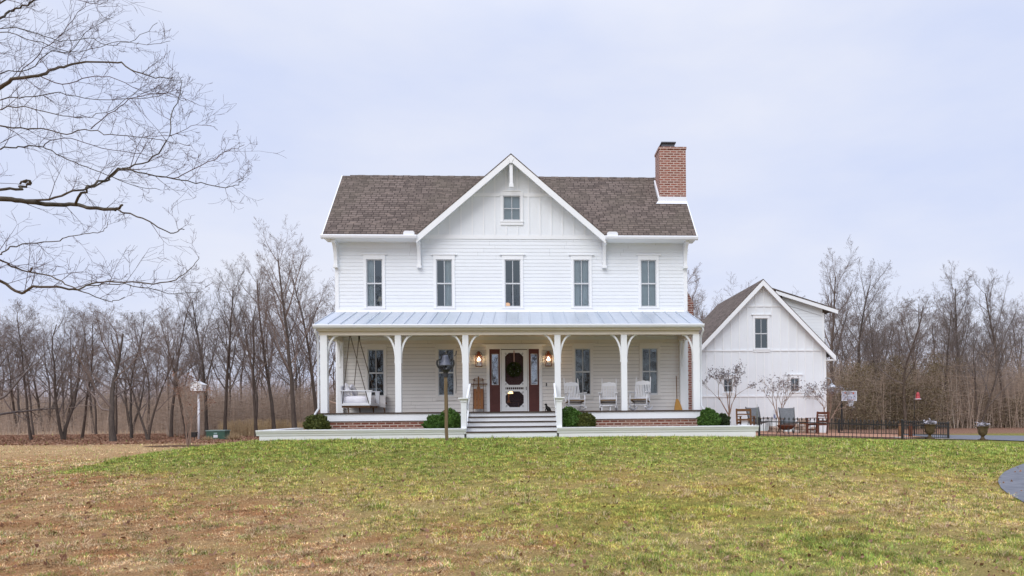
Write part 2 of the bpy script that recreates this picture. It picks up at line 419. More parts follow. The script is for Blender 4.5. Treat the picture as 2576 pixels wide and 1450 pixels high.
def make_axis(parts):
    out = []
    for a, b, n in parts: out.extend(np.linspace(a, b, n, endpoint=False))
    out.append(parts[-1][1]); return np.array(out)
xs = make_axis([(-900, -120, 14), (-120, -30, 36), (-30, -14, 40), (-14, 16, 150), (16, 40, 40), (40, 120, 30), (120, 900, 14)])
ys = make_axis([(-300, -20, 10), (-20, 4, 24), (4, 26, 140), (26, 50, 60), (50, 120, 50), (120, 320, 24), (320, 1500, 12)])
GX, GY = np.meshgrid(xs, ys); GZ = ground(GX, GY)
nx, ny = len(xs), len(ys)
idx = np.arange(nx * ny).reshape(ny, nx)
faces = np.stack([idx[:-1, :-1], idx[:-1, 1:], idx[1:, 1:], idx[1:, :-1]], -1).reshape(-1, 4)
def np_mesh(name, co, fc, mat, col=None):
    me = bpy.data.meshes.new(name); k = fc.shape[1]
    me.vertices.add(len(co)); me.vertices.foreach_set('co', np.asarray(co, np.float32).ravel())
    me.loops.add(fc.size); me.loops.foreach_set('vertex_index', fc.astype(np.int32).ravel())
    me.polygons.add(len(fc)); me.polygons.foreach_set('loop_start', np.arange(0, fc.size, k, dtype=np.int32))
    try: me.polygons.foreach_set('loop_total', np.full(len(fc), k, np.int32))
    except Exception: pass
    me.update(calc_edges=True)
    if col is not None:
        ca = me.color_attributes.new('Col', 'FLOAT_COLOR', 'POINT')
        ca.data.foreach_set('color', np.concatenate([col, np.ones((len(col), 1))], 1).astype(np.float32).ravel())
    me.materials.append(mat); me.validate(); return me
W = cover(GX.ravel(), GY.ravel()); gcol = W @ PAL * .66
X1, Y1 = GX.ravel(), GY.ravel()
# leaf litter under the trees at the left edge of the field, woodland floor beyond
lit = sst(38, 46, Y1 + 5 * (fbm(X1 * .2, Y1 * .2, 5) - .5)) * (1 - sst(-10, -5, X1))
lit = np.maximum(lit, sst(40, 46, Y1) * sst(-12, -6, X1))
gcol = gcol * (1 - lit[:, None]) + np.array([.26, .155, .110]) * lit[:, None]
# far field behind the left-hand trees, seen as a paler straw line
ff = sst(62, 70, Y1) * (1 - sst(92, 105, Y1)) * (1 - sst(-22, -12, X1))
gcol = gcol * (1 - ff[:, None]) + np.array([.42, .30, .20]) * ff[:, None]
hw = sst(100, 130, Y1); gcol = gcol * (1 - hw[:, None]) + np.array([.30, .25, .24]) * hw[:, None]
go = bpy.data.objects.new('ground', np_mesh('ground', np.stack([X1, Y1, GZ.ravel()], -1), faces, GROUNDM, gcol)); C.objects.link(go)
go.data.polygons.foreach_set('use_smooth', [True] * len(go.data.polygons)); tag(go, kind='structure')

def drape(name, left, right, mat, n=6, lift=.02):
    """a sheet between two edge lines, following the ground"""
    vs = []; m = len(left)
    for (ax, ay), (bx, by) in zip(left, right):
        for j in range(n + 1):
            x = ax + (bx - ax) * j / n; y = ay + (by - ay) * j / n; vs.append((x, y, gz(x, y) + lift))
    fs = [(i * (n + 1) + j, i * (n + 1) + j + 1, (i + 1) * (n + 1) + j + 1, (i + 1) * (n + 1) + j) for i in range(m - 1) for j in range(n)]
    mb = MB(); mb.add(vs, fs); o = mb.build(name, mat, smooth=True); tag(o, kind='structure'); return o

# asphalt drive: sweeps in from the right and loops round in front
edge = [on_ground(px, py) for px, py in ((2660, 1330), (2620, 1296), (2576, 1267), (2553, 1255), (2533, 1243), (2518, 1231), (2510, 1215), (2514, 1202), (2526, 1191), (2546, 1180), (2576, 1169), (2640, 1152), (2740, 1134))]
el = [(p.x, p.y) for p in edge]; mx_, my_ = 22.0, 14.0
drape('driveway', el, [(x + (mx_ - x) * .55 + 4, y + (my_ - y) * .45) for x, y in el], ASPH, 10, .02)
fd = [(15.6, 27.6), (17.5, 27.9), (20, 27.6), (24, 26.6), (30, 25), (45, 22)]
drape('road', fd, [(x + 3.5, y + 11.5) for x, y in fd], ASPH, 10, .03)
drape('path', [(13.2, 26.3), (14.6, 26.2), (16.2, 26.9), (17.2, 27.4)], [(13.4, 27.3), (14.9, 27.6), (16.4, 28.2), (17.6, 28.6)], CONC, 4, .03)
drape('patio', [(7.4, 25.2), (10, 25.2), (13, 25.2), (15.5, 27.5), (17, 28.2)], [(7.4, 35.9), (10, 35.9), (13, 35.9), (15.6, 38), (21, 38)], PATIO, 10, .015)

# ------------------------------------------------------------------ grass blades
def grass(name, n, seed, y0, y1, hs, xr=None):
    rg = np.random.default_rng(seed)
    y = y0 * np.exp(rg.random(n) * math.log(y1 / y0)); u = rg.random(n)
    x = (-.70 * y - 1.5) * (1 - u) + (.72 * y + 1.5) * u
    ex = np.interp(y, [p[1] for p in el], [p[0] for p in el])
    keep = ~((x > ex + .10 * rg.random(len(x)) - .02) & (y > el[0][1] - 1) & (y < el[-1][1] + 1)) & ~((y > 23.35) & (x > -8.35) & (x < 60)) & ~((y > 40) & (x > -12))
    clump = fbm(x * 3.1, y * 3.1, 77, 4); keep &= clump > .22 + .26 * rg.random(n)
    x, y, clump = x[keep], y[keep], clump[keep]; n = len(x)
    w = cover(x, y); cs = np.cumsum(w, 1); rnd = np.clip(.5 + (fbm(x * 7, y * 7, 91, 3) - .5) * 1.2 + (rg.random(n) - .5) * .95, 0, .9999); t = (rnd[:, None] > cs[:, :3]).sum(1)
    col = PAL[t] * np.array([[1.25], [1.2], [1.12], [.9]])[t] * (.62 + .75 * rg.random(n))[:, None]
    pale = (t == 2) & (rg.random(n) < .22); col[pale] = np.array([.58, .48, .34]) * (.75 + .5 * rg.random(pale.sum()))[:, None]
    ln = fbm(x * 9, y * 9, 131, 3); dk = fbm(x * 1.3, y * 1.3, 151, 3)
    dead = np.clip(w[:, 2] + w[:, 3] - .35, 0, 1); col = col * (1 + dead * 1.0 * (sst(.30, .70, fbm(x * 3.4, y * 5.5, 191, 3)) - .52))[:, None]; col = col * (.55 + .92 * sst(.28, .70, ln))[:, None] * (.84 + .32 * dk)[:, None]
    tuft_ = sst(.60, .72, fbm(x * 4.6 + 31, y * 4.6, 171, 3))
    bleach = (tuft_ > .5) & (t >= 1) & (rg.random(n) < .55); col[bleach] = np.array([.72, .54, .33]) * (.70 + .6 * rg.random(bleach.sum()))[:, None]
    h = (1 + 1.1 * tuft_) * np.array([.034, .032, .030, .024])[t] * (.4 + 1.1 * rg.random(n) ** 1.5) * (.45 + 1.2 * clump) * hs
    lean = np.array([.8, 1.0, 1.6, 1.8])[t] * (.4 + rg.random(n)); az = rg.random(n) * 2 * math.pi
    wd = np.maximum(.0020, .00034 * y) * (.7 + .8 * rg.random(n))
    z = ground(x, y) - .004
    dx, dy = np.cos(az), np.sin(az)
    side = rg.random(n) * .8 - .4
    # blade base is turned roughly across the lean
    bx, by = -np.sin(az + side), np.cos(az + side)
    hx = h * np.sin(np.minimum(lean, 1.35)); hz = h * np.cos(np.minimum(lean, 1.35)) + .006
    p0 = np.stack([x - bx * wd, y - by * wd, z], -1); p1 = np.stack([x + bx * wd, y + by * wd, z], -1)
    p2 = np.stack([x + dx * hx * 1.25, y + dy * hx * 1.25, z + hz], -1)
    co = np.stack([p0, p1, p2], 1).reshape(-1, 3); f1 = np.arange(3 * n).reshape(-1, 3)
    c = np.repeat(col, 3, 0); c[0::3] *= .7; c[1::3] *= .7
    o = bpy.data.objects.new(name, np_mesh(name, co, f1, BLADEM, c)); C.objects.link(o)
    tag(o, 'short patchy winter lawn of green, olive and straw coloured grass blades', 'grass', kind='stuff'); return o
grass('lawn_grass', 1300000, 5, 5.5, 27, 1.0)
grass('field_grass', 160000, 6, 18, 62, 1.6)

def leaf_scatter(name, pts, size, mat, label, cat, seed=1):
    rg = np.random.default_rng(seed); pts = np.asarray(pts); n = len(pts)
    a = rg.normal(size=(n, 3)); a /= np.linalg.norm(a, axis=1)[:, None]; b = np.cross(a, rg.normal(size=(n, 3))); b /= np.linalg.norm(b, axis=1)[:, None]
    s = size * (.6 + .8 * rg.random(n))[:, None]
    co = np.stack([pts - a * s, pts + b * s * .6, pts + a * s, pts - b * s * .6], 1).reshape(-1, 3)
    f = np.arange(n * 4).reshape(-1, 4)
    o = bpy.data.objects.new(name, np_mesh(name, co, f, mat)); C.objects.link(o); tag(o, label, cat, kind='stuff'); return o
_rg = np.random.default_rng(9)
lx = _rg.uniform(-42, -8, 26000); ly = _rg.uniform(41, 62, 26000)
leaf_scatter('fallen_leaves', np.stack([lx, ly, ground(lx, ly) + .03], -1), .07, LEAFL, 'brown fallen leaf litter under the bare trees left of the house', 'leaves')

ly = 6 * np.exp(_rg.random(1500) * math.log(23 / 6)); lx = (-.70 + 1.40 * _rg.random(1500)) * ly
ok_ = (lx < np.interp(ly, [p[1] for p in el], [p[0] for p in el]) + .6) & (ly < 23.2); lx, ly = lx[ok_], ly[ok_]
leaf_scatter('fallen_leaves', np.stack([lx, ly, ground(lx, ly) + .022], -1), .030, LEAFL, 'scattered brown leaves lying in the front lawn', 'leaves', 7)

# ------------------------------------------------------------------ bare trees
def tree_mesh(seed, H, st):
    """returns two MB (trunk, crown) of a bare tree standing at the origin"""
    rg = random.Random(seed); tr = MB(); cr = MB()
    kids, ang, rat, rmin = st['kids'], st['ang'], st['rat'], st.get('rmin', .008)
    nseg = [9, 6, 4, 3, 2]
    def grow(p, d, L, r, lv, lead=1.0):
        k = nseg[lv]; pts = [p.copy()]; rr = [r]; dirs = [d.copy()]
        wob = st['wob'][min(lv, len(st['wob']) - 1)]
        tip = .22 if lv == 0 else .3
        for i in range(k):
            d = (d + Vector((rg.gauss(0, wob), rg.gauss(0, wob), rg.gauss(0, wob) + st['up'][lv]))).normalized()
            p = p + d * (L / k); pts.append(p.copy()); dirs.append(d.copy())
            rr.append(max(rmin * .8, r * (1 - (1 - tip) * (i + 1) / k)))
        if lv == 0: rr[0] *= 1.25
        big = lv == 0 or (lv == 1 and r > st.get('trunk_r', 9))
        if lv >= 3:
            w_ = Vector((rg.gauss(0, 1), rg.gauss(0, 1), rg.gauss(0, 1))).cross(d).normalized(); n0 = len(cr.v)
            for q_, r_ in zip(pts, rr): cr.v.append(tuple(q_ - w_ * r_)); cr.v.append(tuple(q_ + w_ * r_))
            for i in range(k): cr.f.append((n0 + 2 * i, n0 + 2 * i + 1, n0 + 2 * i + 3, n0 + 2 * i + 2))
        else: (tr if big else cr).tube(pts, rr, [7, 5, 3][lv], cap=False)
        if lv + 1 >= len(kids) + 1: return
        n = kids[lv]
        for j in range(n):
            t0 = st['t0'][lv]; t = t0 + (1 - t0) * (j + rg.random()) / n
            t = min(t, .995); q = t * k; i = int(q); fr = q - i
            pos = pts[i].lerp(pts[i + 1], fr); dd = dirs[i].lerp(dirs[i + 1], fr).normalized()
            a = R(rg.uniform(*ang[lv])); perp = dd.orthogonal().normalized(); perp.rotate(__import__('mathutils').Quaternion(dd, rg.uniform(0, 6.283) if lv else j * 2.4 + rg.uniform(-.5, .5)))
            cd = (dd * math.cos(a) + perp * math.sin(a)).normalized()
            cl = L * rat[lv] * (st['shape'](t) if lv == 0 else (1.15 - .55 * t)) * rg.uniform(.7, 1.2)
            grow(pos, cd, cl, max(rmin, (rr[i] * (1 - fr) + rr[i + 1] * fr) * rg.uniform(.42, .66)), lv + 1)
    for a in st.get('stems', [(0, 0)]):
        d = Vector((math.sin(a[0]) * math.cos(a[1]), math.sin(a[0]) * math.sin(a[1]), math.cos(a[0])))
        grow(Vector((0, 0, -.15)), d, H * st['trunk'], st['r'] * H / 12, 0)
    return tr, cr
OAK = dict(kids=[12, 8, 7, 6], ang=[(38, 68), (28, 60), (28, 65), (28, 65)], rat=[.66, .52, .45, .5], t0=[.24, .22, .15, .12], wob=[.09, .18, .20, .22, .25], up=[.02, .05, .05, .05, .04], trunk=.80, r=.25, shape=lambda t: 1.15 - .65 * t, rmin=.0062)
TALL = dict(kids=[15, 8, 7, 6], ang=[(24, 46), (22, 46), (24, 52), (24, 55)], rat=[.42, .48, .46, .52], t0=[.30, .18, .15, .12], wob=[.045, .09, .13, .17, .2], up=[.03, .10, .08, .06, .05], trunk=.90, r=.16, shape=lambda t: 1.2 - .72 * t, rmin=.0060)
SLIM = dict(kids=[15, 7, 6, 5], ang=[(28, 58), (25, 52), (26, 55), (24, 55)], rat=[.32, .52, .48, .52], t0=[.34, .18, .15, .12], wob=[.07, .12, .15, .18, .2], up=[.02, .07, .06, .05, .05], trunk=.92, r=.125, shape=lambda t: 1.2 - .65 * t, rmin=.0062)
FORK = dict(kids=[9, 7, 7, 5], ang=[(20, 46), (24, 52), (26, 58), (24, 55)], rat=[.56, .50, .46, .52], t0=[.22, .2, .15, .12], wob=[.08, .13, .16, .18, .2], up=[.03, .07, .06, .05, .05], trunk=.82, r=.14, shape=lambda t: 1.1 - .4 * t, stems=[(.12, .6), (.20, 3.4)], rmin=.0060)
protos = {}
def proto(key, seed, H, st):
    t, c = tree_mesh(seed, H, st); protos[key] = (t.mesh('trunk', BARK, True), c.mesh('crown', TWIG, True), H)
proto('oak0', 3, 11, OAK); proto('oak1', 8, 11, OAK); proto('tall0', 11, 15, TALL); proto('tall1', 12, 15, TALL); proto('tall2', 13, 15, TALL)
proto('slim0', 21, 12, SLIM); proto('slim1', 22, 12, SLIM); proto('slim2', 23, 12, SLIM); proto('fork0', 31, 11, FORK); proto('fork1', 32, 11, FORK)

_tr = random.Random(4)
def plant(key, px, Y, top, label, group, x=None, wide=1.0, name='bare_tree'):
    """a tree that stands at depth Y under picture column px; its height comes from how tall it stands in the photo"""
    p = at(px, 1040, Y); x = p.x if x is None else x; z = gz(x, Y)
    h = at(px, top, Y).z - z if top else _tr.uniform(7, 10)
    tm, cm, H = protos[key]; s = h / (H * 1.0)
    o = bpy.data.objects.new(name, None); C.objects.link(o); o.location = (x, Y, z); o.rotation_euler = (0, 0, _tr.uniform(0, 6.28)); o.scale = (s * wide, s * wide, s)
    for nm, me in (('trunk', tm), ('crown', cm)):
        c = bpy.data.objects.new(nm, me); C.objects.link(c); c.parent = o
    tag(o, label, 'tree', group); return o
GL = 'bare winter trees at the wood edge left of the house'; GR = 'bare winter trees in the thicket right of the garage'
left = [
 ('oak0', 285, 45, 742, 'broad spreading oak with a thick leaning trunk, largest in the field left of the house', 1.05),
 ('oak1', -30, 46, 770, 'wide bare tree cut by the left picture edge, with a low curved limb', 1.0),
 ('slim0', 78, 50, 765, 'slim bare tree with a dark straight trunk, second from the left picture edge', 1),
 ('fork1', 160, 50, 745, 'forked bare tree between the leftmost tree and the spreading oak', 1),
 ('slim2', 205, 52, 780, 'thin bare tree just left of the spreading oak', 1),
 ('slim1', 330, 51, 770, 'thin straight bare tree just right of the spreading oak', 1),
 ('fork0', 372, 47, 800, 'small crooked bare tree right of the spreading oak, leaning over the leaf litter', .9),
 ('tall1', 430, 53, 740, 'bare tree left of the white bird house, with a pale upright trunk', .9),
 ('slim2', 470, 50, 775, 'bare tree rising directly behind the white bird house pole', 1),
 ('tall0', 520, 54, 715, 'tall bare tree behind the green utility box, left one of two', .9),
 ('tall2', 566, 52, 682, 'tall bare tree above the green utility box, right one of two', .85),
 ('fork1', 645, 51, 690, 'tall bare tree with split trunk above the left end of the white garden wall', .9),
 ('tall1', 690, 52, 655, 'bare tree with fine upright twigs between the garden wall end and the tallest tree', .85),
 ('tall0', 742, 49, 588, 'tallest bare tree, just left of the house', .95),
 ('tall2', 800, 54, 650, 'reddish bare tree half hidden behind the left house corner', .9)]
for k, px, Y, top, lab, wd in left: plant(k, px, Y, top, lab, GL, wide=wd)
right = [
 ('tall2', 1738, 48, 640, 'bare tree showing between the chimney and the garage roof', .9),
 ('fork0', 1800, 56, 735, 'lower bare tree peeping over the garage roof slope', 1),
 ('tall0', 2100, 50, 640, 'tallest bare tree beside the garage dormer', .95),
 ('tall1', 2165, 52, 660, 'tall bare tree second from the garage dormer', .9),
 ('slim0', 2215, 54, 735, 'thin bare tree between the tall pair by the dormer and the dark vine trunk', 1),
 ('slim1', 2278, 47, 735, 'dark vine-wrapped bare tree with thick straight trunk behind the red feeder', 1.25),
 ('slim2', 2328, 52, 765, 'thin bare tree right of the dark vine-wrapped trunk', 1),
 ('slim0', 2368, 50, 750, 'bare tree above the corner of the iron fence', 1),
 ('tall2', 2416, 51, 668, 'tall bare tree between the iron fence corner and the farther urn', .9),
 ('fork1', 2468, 48, 800, 'leaning double-stemmed bare tree behind the farther urn', .9),
 ('tall1', 2532, 50, 685, 'tall bare tree with sparse spreading limbs near the right picture edge', 1),
 ('tall0', 2600, 49, 730, 'bare tree cut by the right picture edge', 1)]
for k, px, Y, top, lab, wd in right: plant(k, px, Y + 7, top, lab, GR, wide=wd)
for i in range(30):
    px = -60 + 900 * (i + _tr.random()) / 30
    plant(_tr.choice(['slim0', 'slim1', 'slim2', 'fork0', 'fork1', 'tall0']), px, _tr.uniform(60, 88), _tr.uniform(775, 880) - max(0, px - 450) * .18, 'slender bare tree deep in the wood left of the house', 'trees deep in the left wood')
for i in range(22):
    px = 2060 + 560 * (i + _tr.random()) / 22
    plant(_tr.choice(['slim0', 'slim1', 'slim2', 'fork0', 'fork1']), px, _tr.uniform(62, 84), _tr.uniform(745, 830), 'slender bare tree deep in the wood right of the garage', 'trees deep in the right wood')
for i in range(6):
    plant(_tr.choice(['slim0', 'fork0', 'slim2']), 1700 + 22 * i, _tr.uniform(58, 72), _tr.uniform(735, 800), 'slender bare tree behind the house and garage gap', 'trees behind the garage gap')

for i, (x, y, h, k) in enumerate(((-15, -15, 12, 'oak0'), (-8.5, -19, 13, 'oak1'), (-1.5, -26, 15, 'fork0'), (5.5, -18, 12, 'oak0'), (12.5, -15, 12, 'oak1'), (20, -24, 14, 'fork1'), (-24, -22, 14, 'fork1'))):
    o = plant(k, 0, 40, None, 'bare tree across the lawn from the house, mirrored in the window panes', 'trees across the lawn', x=x); o.location = (x, y, gz(x, y)); o.scale = (h / protos[k][2],) * 3

for i in range(12):
    k = ('oak0', 'fork0', 'slim0', 'oak1', 'fork1', 'tall1')[i % 6]; x = -34 + 6 * i + _tr.uniform(-2, 2); y = _tr.uniform(-52, -32)
    o = plant(k, 0, 40, None, 'bare tree across the lawn from the house, mirrored in the window panes', 'trees across the lawn', x=x); o.location = (x, y, gz(x, y)); o.scale = (_tr.uniform(11, 14) / protos[k][2],) * 3

# brush and far wood: masses nobody could count
def stems(name, n, xr, yr, hr, w, mat, label, seed, twigs=5, xfun=None):
    rg = np.random.default_rng(seed)
    y = rg.uniform(*yr, n); x = rg.uniform(xr[0], xr[1], n) * (y / yr[0] if xfun is None else 1)
    z = ground(x, y); h = rg.uniform(*hr, n) * (.6 + .8 * fbm(x * .22, y * .22, seed, 3))
    P = []
    lean = rg.normal(0, .13, (n, 2))
    base = np.stack([x, y, z - .1], -1); topp = base + np.stack([lean[:, 0] * h, lean[:, 1] * h, h], -1)
    segs = [(base, topp, np.full(n, w) * (.5 + rg.random(n)))]
    for k in range(twigs):
        t = rg.uniform(.15, .95, n)[:, None]; a = base + (topp - base) * t
        L = h * rg.uniform(.15, .42, n); d = np.stack([rg.normal(0, .95, n), rg.normal(0, .75, n), rg.uniform(-.35, .95, n)], -1)
        segs.append((a, a + d * L[:, None] * .8, np.full(n, w * .42)))
    co = []
    for a, b, ww in segs:
        d = b - a; s = np.cross(d, np.array([.15, 1.0, .05])); s /= np.linalg.norm(s, axis=1)[:, None] + 1e-9; s = s * ww[:, None] * .5
        co.append(np.stack([a - s, a + s, b + s * .35, b - s * .35], 1))
    co = np.concatenate(co).reshape(-1, 3); f = np.arange(len(co)).reshape(-1, 4)
    o = bpy.data.objects.new(name, np_mesh(name, co, f, mat)); C.objects.link(o); tag(o, label, 'brush', kind='stuff'); return o
stems('undergrowth', 4600, (-74, -33), (79, 98), (1.8, 4.6), .045, BRUSH, 'grey-brown leafless undergrowth at the far edge of the left field', 61, 11)
stems('undergrowth', 4200, (-25.5, -6.5), (55, 80), (1.5, 4.2), .032, BRUSH, 'tangled brown undergrowth behind the bird house and the garden wall end', 65, 11)
stems('undergrowth', 5600, (18.5, 44), (55, 78), (2.0, 5.8), .035, BRUSH, 'tangled brown brush in the thicket right of the garage', 62, 13)
stems('undergrowth', 1500, (4, 18), (56, 74), (1.8, 4.6), .035, BRUSH, 'bare brown brush behind the garage', 63, 11)
stems('undergrowth', 1500, (-56, -26), (64, 78), (.5, 2.2), .035, BRUSH, 'low scattered brush between the left tree trunks', 68, 9)
stems('tall_grass', 2600, (-21, -11.5), (53, 55), (.5, 1.3), .03, DRYG, 'tall tan dry grass between the utility box and the garden wall', 67, 2)
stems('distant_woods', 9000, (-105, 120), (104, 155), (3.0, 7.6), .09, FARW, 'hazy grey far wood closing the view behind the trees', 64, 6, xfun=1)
# vine-hung mass in the thicket
g_ = np.random.default_rng(12); VP = []
for i in range(85):
    Y_ = g_.uniform(54, 66); px_ = g_.uniform(2085, 2620) if i % 3 else g_.uniform(2085, 2380); q_ = at(px_, 1000, Y_); zz_ = gz(q_.x, Y_); hh_ = g_.uniform(1.4, 5.8) if px_ < 2420 else g_.uniform(.8, 3.0); m_ = int(420 * hh_)
    a_ = g_.normal(0, 1, (m_, 3)) * np.array([.85, .55, 0]); a_[:, 2] = hh_ * g_.random(m_) ** .8; a_[:, :2] *= (1.15 - .7 * a_[:, 2:3] / hh_)
    VP.append(a_ + np.array([q_.x, Y_, zz_]))
leaf_scatter('vine_tangle', np.concatenate(VP), .045, islands('dead_vine_leaves', [(.12, .085, .05), (.20, .15, .09), (.17, .135, .066), (.26, .195, .14), (.11, .098, .046)]), 'olive-brown vines hanging over the brush in the thicket right of the garage', 'vines', 3)

# ------------------------------------------------------------------ the big tree whose limbs reach in from the left
def limb_tree():
    rg = random.Random(77)
    base = Vector((-13.6, 13.2, gz(-13.6, 13.2)))
    o = thing('shade_tree', 'large bare hardwood reaching in from the left with long mossy limbs against the sky', 'tree', base, world=True)
    tm = MB(); tp = [base + Vector((0, 0, -.2)), base + Vector((.1, 0, 1.5)), base + Vector((.0, .1, 3.5)), base + Vector((-.1, .1, 6)), base + Vector((.05, 0, 8.5)), base + Vector((.1, 0, 11))]
    tm.tube(tp, [.55, .42, .38, .33, .26, .14], 12); tm.build('trunk', BARKF, o, True)
    K = .532
    L = [  # limbs: (points on the photo in crop units, radius start, radius end, depth, twigginess)
     ([(-380, 640), (-160, 500), (0, 415), (60, 380), (180, 355), (280, 320), (370, 300), (550, 297), (640, 340), (760, 372), (820, 366)], .070, .006, 13.2, 10),
     ([(-400, 960), (-150, 940), (0, 940), (100, 950), (250, 970), (355, 968), (430, 985), (545, 990)], .085, .040, 13.0, 3),
     ([(545, 990), (600, 1008), (700, 1048), (805, 1102), (850, 1086), (872, 1085)], .022, .008, 13.0, 3),
     ([(545, 990), (578, 970)], .034, .026, 13.0, 0),
     ([(355, 968), (400, 905), (430, 880), (510, 842), (580, 800), (700, 760), (790, 670), (815, 540), (850, 440), (860, 366)], .034, .005, 13.0, 12),
     ([(100, 950), (230, 942), (350, 910), (440, 880), (520, 850)], .028, .020, 12.9, 5),
     ([(510, 842), (560, 800), (650, 815), (820, 845), (950, 865), (1060, 885), (1110, 878), (1150, 850)], .022, .005, 12.8, 9),
     ([(700, 828), (820, 840), (880, 815), (1010, 755), (1060, 722), (1110, 705), (1155, 685)], .013, .005, 12.9, 8),
     ([(-300, 880), (-50, 893), (75, 893), (120, 880), (142, 868), (140, 858), (115, 855), (95, 870)], .040, .020, 12.6, 1),
     ([(-350, 640), (-100, 600), (0, 598), (100, 608), (200, 610), (310, 632), (430, 612), (520, 640), (690, 650), (780, 668), (900, 690)], .026, .005, 13.4, 10),
     ([(-350, 760), (-100, 710), (0, 705), (90, 693), (200, 695), (290, 740), (380, 780), (500, 825), (640, 880), (760, 900)], .026, .005, 13.6, 9),
     ([(-330, 1240), (-120, 1270), (0, 1330), (100, 1385), (140, 1362), (240, 1355), (350, 1370), (430, 1345), (540, 1330), (720, 1340), (850, 1310), (900, 1270), (940, 1212)], .050, .005, 12.4, 12),
     ([(350, 1370), (430, 1350), (560, 1345), (700, 1365), (820, 1390), (960, 1380)], .016, .005, 12.4, 8),
     ([(-330, 1200), (-100, 1185), (0, 1225), (60, 1260), (130, 1285), (240, 1310), (330, 1350), (420, 1390), (520, 1425), (590, 1405)], .030, .006, 12.0, 7),
     ([(130, 1288), (155, 1268)], .018, .014, 12.0, 0),
     ([(-330, 1215), (-100, 1220), (0, 1200), (50, 1170), (130, 1150), (280, 1140), (350, 1115), (440, 1100), (495, 1085), (512, 1048)], .022, .005, 12.7, 7),
     ([(-300, 330), (-100, 210), (0, 130), (150, 150), (280, 190), (420, 180), (520, 215), (640, 190), (745, 108)], .016, .004, 13.2, 10),
     ([(-300, 350), (-100, 220), (0, 155), (160, 190), (300, 240), (400, 245), (560, 200), (700, 215), (805, 195)], .016, .004, 13.8, 10),
     ([(-300, 300), (-100, 150), (0, 85), (60, 50), (130, 25), (200, -20), (320, -70)], .045, .012, 13.3, 6),
     ([(200, -20), (360, -2), (470, 22), (520, -20)], .010, .004, 13.3, 4),
     ([(-300, 560), (0, 470), (120, 460), (280, 440), (400, 465), (640, 470), (780, 450), (870, 480)], .020, .004, 13.9, 9),
     ([(-300, 600), (0, 515), (120, 510), (300, 550), (430, 552), (560, 500), (690, 400)], .020, .004, 13.1, 9),
     ([(-250, 480), (0, 350), (130, 330), (240, 240), (320, 245), (440, 130), (520, 90)], .018, .004, 13.6, 9),
     ([(60, 380), (180, 260), (300, 150), (370, 60), (420, 10)], .012, .004, 13.5, 8),
     ([(-200, 200), (0, 20), (100, -30), (200, -60)], .03, .01, 13.3, 5),
     ([(180, 355), (300, 400), (420, 360), (560, 380), (700, 440), (860, 430)], .014, .004, 13.0, 8),
     ([(430, 612), (540, 520), (640, 460), (760, 440), (850, 460), (945, 500)], .012, .004, 13.4, 9),
     ([(690, 650), (800, 640), (900, 600), (1000, 595)], .008, .004, 13.4, 5),
     ([(200, 695), (300, 650), (440, 690), (600, 720), (720, 740), (840, 760)], .012, .004, 13.5, 8)]
    cr = MB(); big = []
    def twig(p, d, ln, r, lv):
        k = 4 if lv < 2 else 3; pts = [p.copy()]; rr = [r]
        for i in range(k):
            d = (d + Vector((rg.gauss(0, .085), rg.gauss(0, .085), rg.gauss(0, .085) + .045))).normalized(); p = p + d * (ln / k); pts.append(p.copy()); rr.append(max(.0020, r * (1 - .7 * (i + 1) / k)))
        cr.tube(pts, rr, 3, cap=False)
        if lv >= 2: return
        for j in range((4, 3)[lv]):
            i = rg.randint(1, k); q = pts[i]; dd = (pts[i] - pts[i - 1]).normalized()
            v = Vector((rg.gauss(0, 1), rg.gauss(0, .8), rg.gauss(0, 1))); v = (v - dd * v.dot(dd)).normalized(); a = R(rg.uniform(22, 60))
            twig(q, (dd * math.cos(a) + v * math.sin(a)).normalized(), ln * rg.uniform(.38, .68), max(.0021, rr[i] * .68), lv + 1)
    for pts, ra, rb, Y, tw in L:
        P = []
        for i, (a, b) in enumerate(pts):
            P.append(at(a * K, b * K, Y + .35 * math.sin(i * 1.3 + ra * 90)))
        if pts[0][0] < -90:                                   # runs back to the trunk
            zz = P[0].z; P.insert(0, Vector((base.x + .1, base.y, max(zz - 1.0, 1.2))))
        # smooth with small kinks
        Q = []; m = len(P)
        for i in range(m - 1):
            p0, p1, p2, p3 = P[max(i - 1, 0)], P[i], P[i + 1], P[min(i + 2, m - 1)]
            for s in range(4):
                t = s / 4; Q.append(.5 * ((2 * p1) + (p2 - p0) * t + (2 * p0 - 5 * p1 + 4 * p2 - p3) * t * t + (3 * p1 - p0 - 3 * p2 + p3) * t ** 3) + Vector((rg.gauss(0, .008), rg.gauss(0, .02), rg.gauss(0, .008))))
        Q.append(P[-1]); n = len(Q); rr = [.62 * (ra + (rb - ra) * (i / (n - 1)) ** .8) + .0012 for i in range(n)]
        mb = MB(); mb.tube(Q, rr, 8 if ra > .02 else 5)
        mb.build('limb', BARKF if ra > .015 else TWIGF, o, True)
        for j in range(int(tw * 1.35)):
            i = int(n * (.18 + .82 * (j + rg.random()) / (tw * 1.35))); i = min(max(i, 1), n - 1)
            if Q[i].x < -11.2: continue
            dd = (Q[i] - Q[i - 1]).normalized(); v = Vector((rg.gauss(0, 1), rg.gauss(0, .7), rg.gauss(.25, 1))); v = (v - dd * v.dot(dd)).normalized(); a = R(rg.uniform(25, 62))
            twig(Q[i], (dd * math.cos(a) + v * math.sin(a)).normalized(), rg.uniform(.30, .85) * (1.15 - .72 * i / n), max(.0030, min(rr[i] * .6, .007)), 0)
    cr.build('crown', TWIGF, o, True)
limb_tree()

